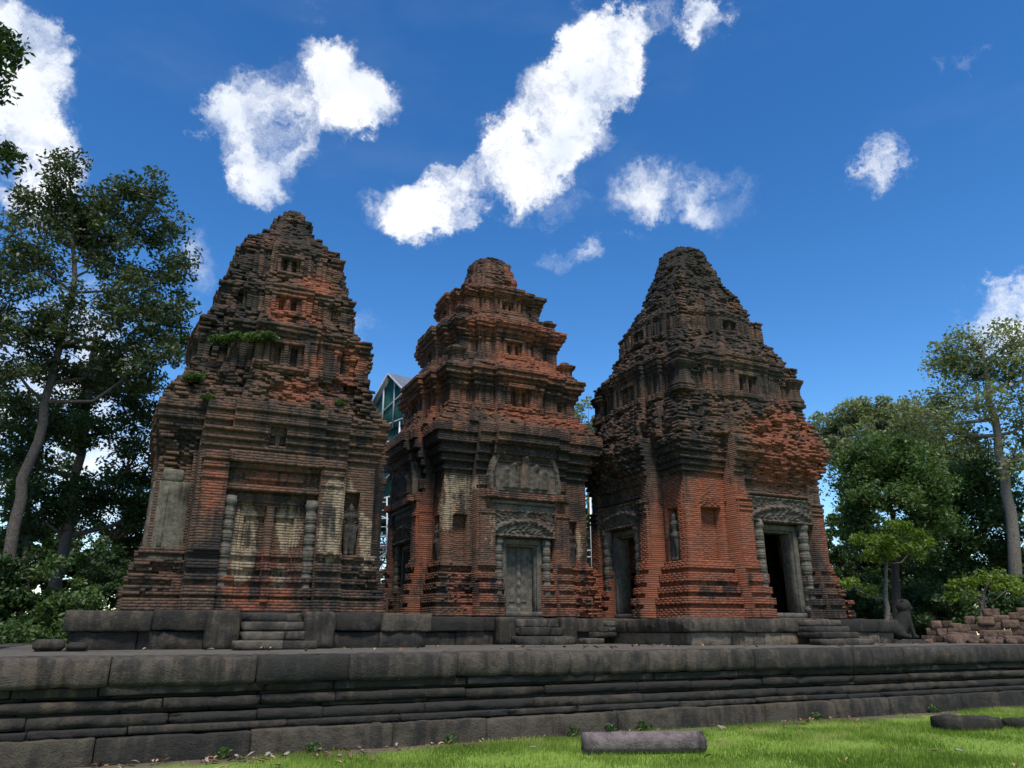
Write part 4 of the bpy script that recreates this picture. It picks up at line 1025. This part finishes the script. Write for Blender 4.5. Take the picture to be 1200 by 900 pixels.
def leaves_mesh(cen, spread, per, size, rng, flat=.7, up=.35):
    """rhombic leaves scattered round clump centres"""
    k = len(cen); N = k * per
    c = np.repeat(cen, per, 0); sp = np.repeat(spread, per)[:, None]
    q = rng.normal(size=(N, 3)); q /= np.linalg.norm(q, axis=1, keepdims=True); q *= (rng.random((N, 1)) ** .45)
    P = c + q * sp * np.array([1, 1, flat])
    nrm = rng.normal(size=(N, 3)); nrm[:, 2] = np.abs(nrm[:, 2]) * .8 + up; nrm /= np.linalg.norm(nrm, axis=1, keepdims=True)
    t = rng.normal(size=(N, 3)); t -= nrm * (t * nrm).sum(1, keepdims=True); t /= np.linalg.norm(t, axis=1, keepdims=True); b = np.cross(nrm, t)
    s = size * rng.uniform(.65, 1.3, (N, 1))
    V = np.stack([P - t * s * .5, P + b * s * .24 + t * s * .05, P + t * s * .5 - nrm * s * .12, P - b * s * .24 + t * s * .05], 1).reshape(-1, 3)
    tone = np.repeat(rng.uniform(0, .8, k), per) * .6 + rng.random(N) * .45
    Q = np.arange(N * 4).reshape(N, 4)
    return V, Q, np.repeat(np.clip(tone, 0, 1), 4)
def tree(name, label, group, trunk, r0, r1, blobs, leaf, bark, seed, per=110, size=.15, dens=1.0, spread=(.4, .8), cat='tree', base_z=0.0):
    """trunk: world points; blobs: (centre, rx, ry, rz) in world metres"""
    rng = np.random.default_rng(seed); trunk = [np.asarray(p, float) for p in trunk]
    base = trunk[0].copy(); root = empty(name, tuple(base), label, cat, group)
    # fine trunk
    T = []
    for a, b in zip(trunk[:-1], trunk[1:]):
        for q in np.linspace(0, 1, 5)[:-1]: T.append(a + (b - a) * q)
    T.append(trunk[-1]); T = np.array(T); T[1:-1] += rng.normal(size=T[1:-1].shape) * r0 * .18
    rad = np.linspace(r0, r1, len(T)); rad[0] *= 1.35
    b = Bag(); b.tube(T - base, rad, 9)
    cen, spr = [], []; limbs = Bag()
    for (c, rx, ry, rz) in blobs:
        vol = rx * ry * rz; n = max(3, int(dens * 5.0 * vol ** (2 / 3)))
        c = np.asarray(c, float)
        i0 = int(np.clip(np.searchsorted(T[:, 2], c[2] - .9 * rz - .25 * math.hypot(*(c[:2] - T[len(T) // 2][:2]))), 1, len(T) - 1)); root_p = T[i0]
        # main limb to the middle of the blob
        mid = (root_p + c) / 2 + np.array([0, 0, -.12 * np.linalg.norm(c - root_p)]) + rng.normal(size=3) * .15
        lr = min(rad[i0] * .6, .05 + .022 * np.linalg.norm(c - root_p))
        limbs.tube([root_p - base, mid - base, c - base], [lr, lr * .7, lr * .35], 6)
        for j in range(n):
            q = rng.normal(size=3); q /= np.linalg.norm(q); q *= rng.random() ** .38
            p = c + q * np.array([rx, ry, rz]); cen.append(p); spr.append(rng.uniform(*spread))
            m2 = mid * .35 + c * .65 + rng.normal(size=3) * .1
            limbs.tube([m2 - base, (m2 + p) / 2 + rng.normal(size=3) * .12 - base, p - base], [lr * .38, lr * .22, .008], 4)
    b.obj('trunk', bark, root, smooth=True); limbs.obj('branches', bark, root, smooth=True)
    V, Q, tone = leaves_mesh(np.array(cen) - base, np.array(spr), per, size, rng)
    np_obj('crown', V, Q, None, leaf, root, attrs={'rnd': ('FLOAT', tone)})
    return root
def px_tree(name, label, group, D, trunk, r0, r1, blobs, leaf, bark, seed, base=0.0, **kw):
    tr = [at_d(u, v, D) for u, v in trunk]; t0 = tr[0].copy(); t0[2] = base
    if tr[0][2] > base + .3: t0[0] += (tr[0][0] - tr[1][0]) * .4; t0[1] += (tr[0][1] - tr[1][1]) * .4; tr = [t0] + tr
    else: tr[0] = t0
    B = []
    rr = random.Random(seed)
    for bl in blobs:
        u, v, ru, rv = bl[:4]; k = D / 880 * 1.0
        D2 = D + rr.uniform(-1, 1) * ru * k * .5; c = at_d(u, v, D2)
        sc_ = np.linalg.norm(c - np.array([0, 0, 1.6])) / 880 * (880 / np.linalg.norm([u - 600, v - 450, 880]))
        B.append((c, ru * sc_, ru * sc_, rv * sc_))
    return tree(name, label, group, tr, r0, r1, B, leaf, bark, seed, **kw)

GL, GR = 'trees at the left of the terrace', 'trees at the right beyond the terrace'
px_tree('tall_tree', 'tall leaning dark-barked tree with airy grey-green crown, left of the leftmost tower', GL, 31, [(-6, 722), (25, 585), (47, 495), (70, 405), (88, 325), (84, 230)], .25, .06,
        [(80, 192, 22, 26), (62, 245, 46, 34), (128, 238, 46, 28), (172, 225, 26, 22), (188, 265, 34, 30), (30, 300, 46, 40), (112, 300, 56, 40), (196, 320, 30, 38), (55, 370, 56, 40), (150, 360, 56, 40), (200, 385, 26, 40), (15, 430, 46, 44), (110, 430, 46, 30), (165, 430, 40, 34), (-30, 360, 50, 60), (95, 265, 40, 30)], L_GREY, M_BARKMID, 1, per=115, size=.19, dens=2.2)
px_tree('tall_tree', 'mossy pale-trunked tree behind bushes, between the leaning tree and the leftmost tower', GL, 35, [(60, 708), (84, 605), (97, 512), (107, 450), (112, 390)], .27, .09,
        [(120, 440, 54, 36), (175, 475, 38, 44), (85, 505, 44, 34), (160, 545, 38, 44), (120, 575, 46, 32), (50, 490, 44, 40), (150, 615, 34, 34), (205, 390, 20, 46), (20, 530, 40, 30), (85, 590, 40, 30), (35, 600, 36, 34), (185, 590, 26, 40)], L_DARK, M_BARKMID, 2, per=130, size=.19, dens=2.4)
px_tree('tall_tree', 'thin dark tree far behind at the left edge of the photo', GL, 44, [(28, 700), (32, 600), (38, 520)], .22, .08, [(20, 480, 46, 30), (45, 540, 40, 30), (8, 570, 40, 36), (75, 610, 34, 30)], L_DARK, M_BARKDARK, 3, per=100, size=.24, dens=1.2)
px_tree('overhanging_tree', 'nearby tree whose leafy branches hang into the upper left corner', GL, 15, [(-150, 720), (-120, 450), (-95, 250), (-80, 100)], .3, .08, [(-8, 45, 28, 42), (-10, 125, 26, 36), (-10, 185, 22, 30), (-75, 60, 60, 70), (-90, 180, 60, 60), (-6, 88, 30, 22)], L_DARK, M_BARKDARK, 4, per=120, size=.135, dens=3.6, spread=(.18, .4))
# undergrowth beyond the left end
def bush(u, v, ru, rv, D, leaf, seed, label, group, base=0.0, per=120, size=.17):
    c = at_d(u, v, D); k = D / 900
    return tree('leafy_bush', label, group, [(c[0], c[1], base), (c[0], c[1], max(base + .4, c[2] - rv * k * .4)), (c[0] + .1, c[1], max(base + .8, c[2]))], .06, .02,
                [(c, ru * k, ru * k, rv * k), (c - np.array([ru * k * .35, 0, rv * k * .55]), ru * k * .9, ru * k, rv * k * .7), (c + np.array([ru * k * .4, 0, -rv * k * .55]), ru * k * .8, ru * k, rv * k * .7)], leaf, M_BARKDARK, seed, per=per, size=size, dens=2.2, spread=(.25, .5), cat='bush')
BL = 'bushes beyond the left end of the terrace'
for i, (u, v, ru, rv, D, lf) in enumerate([(15, 690, 46, 44, 31, L_DARK), (72, 700, 46, 40, 30, L_MIDDARK), (118, 680, 34, 52, 32, L_DARK), (100, 738, 44, 24, 29, L_MIDDARK), (35, 745, 46, 22, 28.6, L_MIDDARK), (-40, 720, 50, 50, 30, L_DARK), (150, 640, 26, 50, 37, L_DARK)]):
    bush(u, v, ru, rv, D, lf, 20 + i, ['dark bush at the left edge of the photo under the leaning trunk', 'mid green bush around the foot of the mossy trunk', 'tall dark bush touching the left side of the leftmost tower', 'bright low bush just behind the fallen plinth block', 'bright low bush at the far left end of the terrace', 'dark bush outside the left edge of the photo', 'narrow dark bush behind the left flank of the leftmost tower'][i], BL)
# right side
px_tree('tall_tree', 'very tall pale-trunked tree with sparse high crown at the right edge of the photo', GR, 47, [(1197, 712), (1184, 600), (1168, 510), (1157, 440), (1150, 405)], .40, .07,
        [(1148, 405, 50, 18), (1108, 425, 30, 14), (1190, 402, 32, 16), (1140, 440, 44, 16), (1188, 440, 34, 16), (1096, 470, 38, 14), (1160, 475, 40, 16), (1105, 500, 38, 16), (1205, 490, 30, 26), (1220, 430, 30, 22), (1135, 515, 30, 16), (1075, 480, 24, 12), (1190, 530, 26, 26)], L_PALE, M_BARK, 5, per=80, size=.24, dens=1.5, spread=(.55, 1.25))
px_tree('round_tree', 'dense rounded bright green tree beside the right flank of the rightmost tower', GR, 38, [(1052, 728), (1050, 660), (1046, 600)], .26, .1,
        [(1042, 540, 46, 26), (1006, 565, 32, 28), (1074, 560, 36, 28), (1036, 588, 46, 22), (1000, 612, 20, 24), (1088, 604, 28, 22), (1050, 632, 44, 20), (1020, 540, 30, 20)], L_MID, M_BARKDARK, 6, per=170, size=.18, dens=3.6, spread=(.4, 1.0))
px_tree('small_tree', 'small yellow-green tree on a pale thin trunk in front of the round tree', GR, 33, [(1040, 732), (1037, 690), (1040, 650)], .14, .05,
        [(1046, 626, 36, 14), (1020, 640, 26, 13), (1072, 640, 22, 12), (1002, 690, 18, 10), (1035, 655, 26, 9)], L_LIME, M_BARK, 7, per=130, size=.15, dens=3.0, spread=(.25, .45))
px_tree('small_tree', 'low yellow-green sapling behind the ruined wall at the right', GR, 37, [(1150, 728), (1152, 700), (1156, 680)], .1, .04, [(1160, 678, 30, 13), (1128, 690, 24, 11), (1182, 690, 24, 11)], L_LIME, M_BARK, 8, per=100, size=.16, dens=2.2, spread=(.25, .45))
px_tree('broad_tree', 'dark broad tree filling the gap between the round tree and the tall pale trunk', GR, 50, [(1108, 725), (1112, 650), (1120, 600)], .32, .1, [(1120, 575, 42, 34), (1152, 560, 32, 32), (1100, 630, 46, 38), (1145, 625, 42, 42), (1178, 595, 30, 38), (1120, 685, 48, 28), (1185, 665, 38, 32)], L_MIDDARK, M_BARKDARK, 9, per=130, size=.22, dens=2.4, spread=(.5, 1.1))
px_tree('distant_tree', 'distant hazy olive tree rising behind the right shoulder of the rightmost tower', GR, 62, [(1015, 720), (1015, 600), (1012, 530)], .3, .1, [(1015, 488, 36, 18), (985, 502, 24, 16), (1048, 498, 26, 18), (1010, 520, 50, 20), (975, 530, 24, 20), (965, 500, 14, 14)], L_PALE, M_BARK, 10, per=110, size=.30, dens=1.7, spread=(.6, 1.0))
px_tree('distant_tree', 'distant olive tree standing between the round tree and the tall pale one', GR, 60, [(1085, 720), (1082, 600), (1080, 530)], .3, .1, [(1078, 500, 36, 22), (1104, 525, 32, 22), (1062, 525, 28, 20), (1125, 540, 30, 20)], L_PALE, M_BARK, 11, per=110, size=.30, dens=1.7, spread=(.6, 1.0))
for i, (u, v, ru, rv, D, lf) in enumerate([(1010, 700, 30, 26, 42, L_DARK), (1095, 705, 36, 22, 40, L_DARK), (1150, 712, 44, 16, 43, L_MID), (1200, 705, 36, 26, 42, L_DARK), (1230, 640, 40, 60, 50, L_DARK), (985, 660, 26, 50, 46, L_DARK)]):
    bush(u, v, ru, rv, D, lf, 50 + i, ['dark bush low beside the right base of the rightmost tower', 'dark bush behind the lion guardian statue', 'mid green bush along the back of the ruined wall', 'dark bush at the foot of the tall pale trunk', 'tall dark bush outside the right edge of the photo', 'tall dark bush half hidden by the rightmost tower'][i], 'bushes behind the ruined wall', per=110, size=.2)
GB = 'trees behind the temple'
for i, (u, v, ru, rv, D, lf, lab) in enumerate([(1000, 655, 40, 60, 58, L_MIDDARK, 'forest green thicket far behind the small yellow-green tree'), (1060, 680, 44, 44, 56, L_DARK, 'dark thicket far behind the lion guardian statue'), (1085, 650, 36, 40, 60, L_MIDDARK, 'forest green thicket behind the round bright tree'), (1030, 720, 40, 24, 50, L_MIDDARK, 'low thicket at the horizon right of the rightmost tower'), (1090, 725, 40, 22, 52, L_DARK, 'low dark thicket at the horizon above the ruined wall'),
                                                (20, 640, 40, 34, 46, L_MIDDARK, 'green thicket at the far left edge behind the bushes'), (110, 650, 44, 34, 48, L_DARK, 'dark thicket behind the mossy trunk')]):
    bush(u, v, ru, rv, D, lf, 120 + i, lab, GB, per=140, size=.26)
for i, (u, v, ru, rv, D) in enumerate([(688, 505, 30, 34, 52), (485, 470, 26, 30, 48), (690, 620, 26, 50, 44), (440, 660, 24, 60, 46)]):
    px_tree('background_tree', ['pale tree top showing in the gap between middle and right towers', 'tree top peeping over the shelter roof beside the middle tower', 'low green tree seen behind the white pole', 'green tree seen through the slot beside the leftmost tower'][i], GB, D, [(u + 4, 725), (u + 2, (v + 725) / 2), (u, v)], .25, .08, [(u, v, ru, rv), (u - 12, v + rv, ru, rv * .8), (u + 12, v + rv * 1.1, ru, rv * .8)], [L_PALE, L_PALE, L_MID, L_MID][i], M_BARK, 70 + i, per=100, size=.26, dens=1.2)

# ferns rooted in the ledges of the left tower
def ferns():
    rng = np.random.default_rng(9)
    for i, (u, v, y, n, sz, lab) in enumerate([(262, 393, 17.5, 46, .42, 'bright fern tuft on the left of the second ledge of the leftmost tower'), (288, 391, 17.45, 70, .5, 'largest bright green fern clump on a ledge of the leftmost tower'), (316, 391, 17.4, 60, .45, 'green weeds growing on the ledge above the blind window of the leftmost tower'),
                                             (226, 436, 17.5, 40, .4, 'dull green weeds at the left edge of the leftmost tower roof'), (395, 470, 17.35, 30, .25, 'small weed on the rubble slope right of centre, leftmost tower'), (245, 462, 17.35, 36, .34, 'grey-green weeds on the lower rubble slope of the leftmost tower')]):
        c = at_y(u, v, y); k = 5
        cen = np.stack([rng.normal(size=k) * sz * .3, rng.normal(size=k) * .05, rng.uniform(-.04, .05, k)], 1)
        V, Q, tone = leaves_mesh(cen, np.full(k, sz * .36), n * 2, .085, rng, .5, .3)
        o = np_obj('ledge_fern', V, Q, None, L_MID, attrs={'rnd': ('FLOAT', tone)}); o.location = (c[0], c[1], c[2] - .09)
        tag(o, lab, 'fern', 'weeds on the ledges of the leftmost tower')
ferns()

# ------------------------------------------------------------------ lawn
def lawn():
    rng = np.random.default_rng(3)
    N = 420000
    X = rng.uniform(-3, 24, N); Y = rng.uniform(3.5, 11.85, N)
    # thicker where the photograph looks closely
    keep = rng.random(N) < np.where((X > 0), 1.0, .5) * np.where(Y > 7, 1, .45)
    X, Y = X[keep], Y[keep]; N = len(X)
    thin = fbm(np.stack([X * .9, Y * .9, X * 0], -1), 8, 4); keep = rng.random(N) < np.clip((thin - .30) * 4, .18, 1) * np.clip((11.74 - Y + (thin - .5) * 1.2) * 2.2 + .12, .04, 1); X, Y, thin = X[keep], Y[keep], thin[keep]; N = len(X)
    h = rng.uniform(.022, .06, N) * (.6 + .8 * thin); a = rng.uniform(0, 2 * np.pi, N); w = rng.uniform(.003, .0065, N); ln = rng.uniform(.2, .9, N) * h; la = rng.uniform(0, 2 * np.pi, N)
    z0 = np.full(N, -.035)
    b0 = np.stack([X - np.cos(a) * w, Y - np.sin(a) * w, z0], 1); b1 = np.stack([X + np.cos(a) * w, Y + np.sin(a) * w, z0], 1)
    t = np.stack([X + np.cos(la) * ln, Y + np.sin(la) * ln, z0 + h + .02], 1)
    V = np.stack([b0, b1, t], 1).reshape(-1, 3)
    tone = np.clip(.42 + (fbm(np.stack([X * 1.1, Y * 1.1, X * 0], -1), 14, 5, .6) - .5) * 2.6 + rng.normal(size=N) * .2, 0, 1)
    m = mat_leaf('grass_blade', (.12, .185, .030, 1), (.26, .34, .065, 1), (.46, .44, .17, 1), .45, .06)
    o = np_obj('grass', V, None, np.arange(N * 3).reshape(N, 3), m, attrs={'rnd': ('FLOAT', np.repeat(tone, 3))})
    tag(o, kind='stuff')
lawn()
def litter():
    rng = np.random.default_rng(21); rr = random.Random(4)
    ms = [mat_plain('dry_leaf_tan', (.34, .22, .13, 1), .8, 0, .3, 20), mat_plain('dry_leaf_grey', (.24, .205, .165, 1), .8, 0, .25, 20), mat_plain('dry_leaf_brown', (.16, .085, .045, 1), .8, 0, .3, 20)]
    meshes = []
    for k in range(6):
        L, W = rr.uniform(.055, .085), rr.uniform(.022, .034); V, Q = [], []
        for i, t in enumerate(np.linspace(0, 1, 6)):
            wd = W * math.sin(math.pi * (t * .92 + .04)) ** .8; z = .018 * math.sin(t * 3 + k) + .012
            V += [(L * (t - .5) * 2, -wd, z + wd * .5), (L * (t - .5) * 2, 0, z - .004), (L * (t - .5) * 2, wd, z + wd * rr.uniform(.3, .7))]
        for i in range(5):
            for j in range(2): a = i * 3 + j; Q.append((a, a + 1, a + 4, a + 3))
        meshes.append(np_mesh('dry_leaf', V, Q, None, [ms[k % 3]]))
    names = ['dry tan leaf curled on the lawn', 'pale grey dry leaf lying on the lawn', 'dark brown dry leaf lying on the lawn']
    n = 0
    while n < 130:
        near_wall = rr.random() < .62
        u = rr.uniform(120, 1200) if rr.random() < .6 else rr.uniform(120, 520)
        if near_wall: x = at_z(u, 862, 0)[0]; y = 11.72 - abs(rr.gauss(0, .35)); p = np.array([x, y, 0])
        else: p = at_z(u, rr.uniform(838, 900), 0)
        if not (4.0 < p[1] < 11.74): continue
        k = rr.randint(0, 5); o = link(bpy.data.objects.new('dry_leaf', meshes[k])); o.location = (p[0], p[1], rr.uniform(.0, .02)); o.rotation_euler = (rr.uniform(-.25, .25), rr.uniform(-.25, .25), rr.uniform(0, 6.28))
        s = rr.uniform(.5, 1.0); o.scale = (s, s, s); tag(o, names[k % 3], 'leaf', 'dry leaves on the lawn'); n += 1
    n = 0
    while n < 60:
        u = rr.uniform(0, 1200); v = rr.uniform(752, 763); p = at_z(u, v, TZ)
        if not (12.4 < p[1] < 16.0 and -3 < p[0] < 29): continue
        k = rr.randint(0, 5); o = link(bpy.data.objects.new('dry_leaf', meshes[k])); o.location = (p[0], p[1], TZ + .01); o.rotation_euler = (rr.uniform(-.2, .2), rr.uniform(-.2, .2), rr.uniform(0, 6.28))
        tag(o, names[k % 3].replace('lawn', 'terrace paving'), 'leaf', 'dry leaves on the terrace'); n += 1
litter()
# a displaced block at the left end of the left plinth
def loose_plinth_blocks():
    for (u0, u1, y, z0, z1, lab, sd) in ((40, 78, 16.2, TZ - .01, 1.47, 'low flat dark stone slab at the left end of the leftmost plinth', 3), (79, 104, 16.0, TZ - .01, 1.42, 'small worn stone lump beside the low slab on the terrace', 6)):
        a, b_ = at_y(u0, 750, y), at_y(u1, 750, y); c = Bag()
        soft_box(c, -(b_[0] - a[0]) / 2, (b_[0] - a[0]) / 2, -.45, .3, 0, z1 - z0, .06, 4, .05, sd)
        o = c.obj('loose_slab', M_PLINTH, xf=lambda V: V * np.array([1, -1, 1])); o.location = ((a[0] + b_[0]) / 2, y, z0); o.rotation_euler = (0, 0, .06)
        tag(o, lab, 'stone')
loose_plinth_blocks()

# weeds rooted in the joints of the wall foot and the coping
def weeds():
    rng = np.random.default_rng(31)
    spots = [(258, 884, 0), (352, 872, 0), (512, 864, 0), (660, 858, 0), (705, 856, 0), (745, 853, 0), (958, 842, 0), (1096, 834, 0)]
    for u, v, z in spots:
        p = at_z(u, v, z); p[1] = min(p[1], 11.70) if z == 0 else p[1]; k = 3
        V, Q, tone = leaves_mesh(np.stack([rng.normal(size=k) * .05, rng.normal(size=k) * .03, rng.uniform(.02, .08, k)], 1), np.full(k, .09), 26, .07, rng, .9, .1)
        o = np_obj('weed_tuft', V, Q, None, L_MID, attrs={'rnd': ('FLOAT', tone)}); o.location = (p[0], p[1], z)
        tag(o, 'small green weed tuft sprouting at the foot of the terrace wall', 'weed', 'weeds at the foot of the terrace wall')
weeds()

# the woods carry on all round beyond the frame and behind the towers
def woods():
    where = ['outside the left edge of the photo', 'hidden behind the leftmost tower', 'hidden behind the middle tower', 'hidden behind the rightmost tower', 'outside the right edge of the photo']
    protos = []
    for k, (lf, sp) in enumerate(((L_DARK, 0), (L_MIDDARK, 1), (L_MID, 2))):
        H = 7.5; blobs = [((0, 0, H * .75), 2.6, 2.6, 1.6), ((1.4, .5, H * .55), 2.0, 2.0, 1.5), ((-1.4, -.4, H * .5), 2.0, 2.0, 1.5), ((.2, -.8, H * .35), 2.2, 2.2, 1.3)]
        protos.append(tree('background_tree', 'x', 'far trees of the surrounding woods', [(0, 0, 0), (.1, 0, H * .4), (0, .1, H * .7)], .22, .07, blobs, lf, M_BARKDARK, 200 + k, per=120, size=.26, dens=1.3, spread=(.5, 1.0)))
    rr = random.Random(77); n = 0
    for (u, D, w) in [(-120, 48, 0), (-260, 44, 0), (-420, 46, 0), (-60, 60, 0), (200, 58, 1), (290, 62, 1), (370, 60, 1), (520, 64, 2), (590, 60, 2), (760, 62, 3), (830, 58, 3), (900, 62, 3), (1290, 52, 4), (1380, 56, 4), (1480, 50, 4), (1600, 54, 4), (1760, 56, 4), (1230, 62, 4)]:
        k = rr.randrange(3); p = at_d(u, 740, D); src = protos[k]
        if n == 0 and False: pass
        r = src.copy(); C.objects.link(r)
        for ch in list(src.children):
            c = ch.copy(); C.objects.link(c); c.parent = r
        r.location = (p[0], p[1], 0); r.rotation_euler = (0, 0, rr.uniform(0, 6.28)); s_ = rr.uniform(.85, 1.3); r.scale = (s_, s_, s_ * rr.uniform(.9, 1.1))
        r['label'] = ['dark', 'forest green', 'mid green'][k] + ' tree of the far woods, ' + where[w]; n += 1
    for pr in protos:
        for ch in list(pr.children): bpy.data.objects.remove(ch)
        bpy.data.objects.remove(pr)
woods()
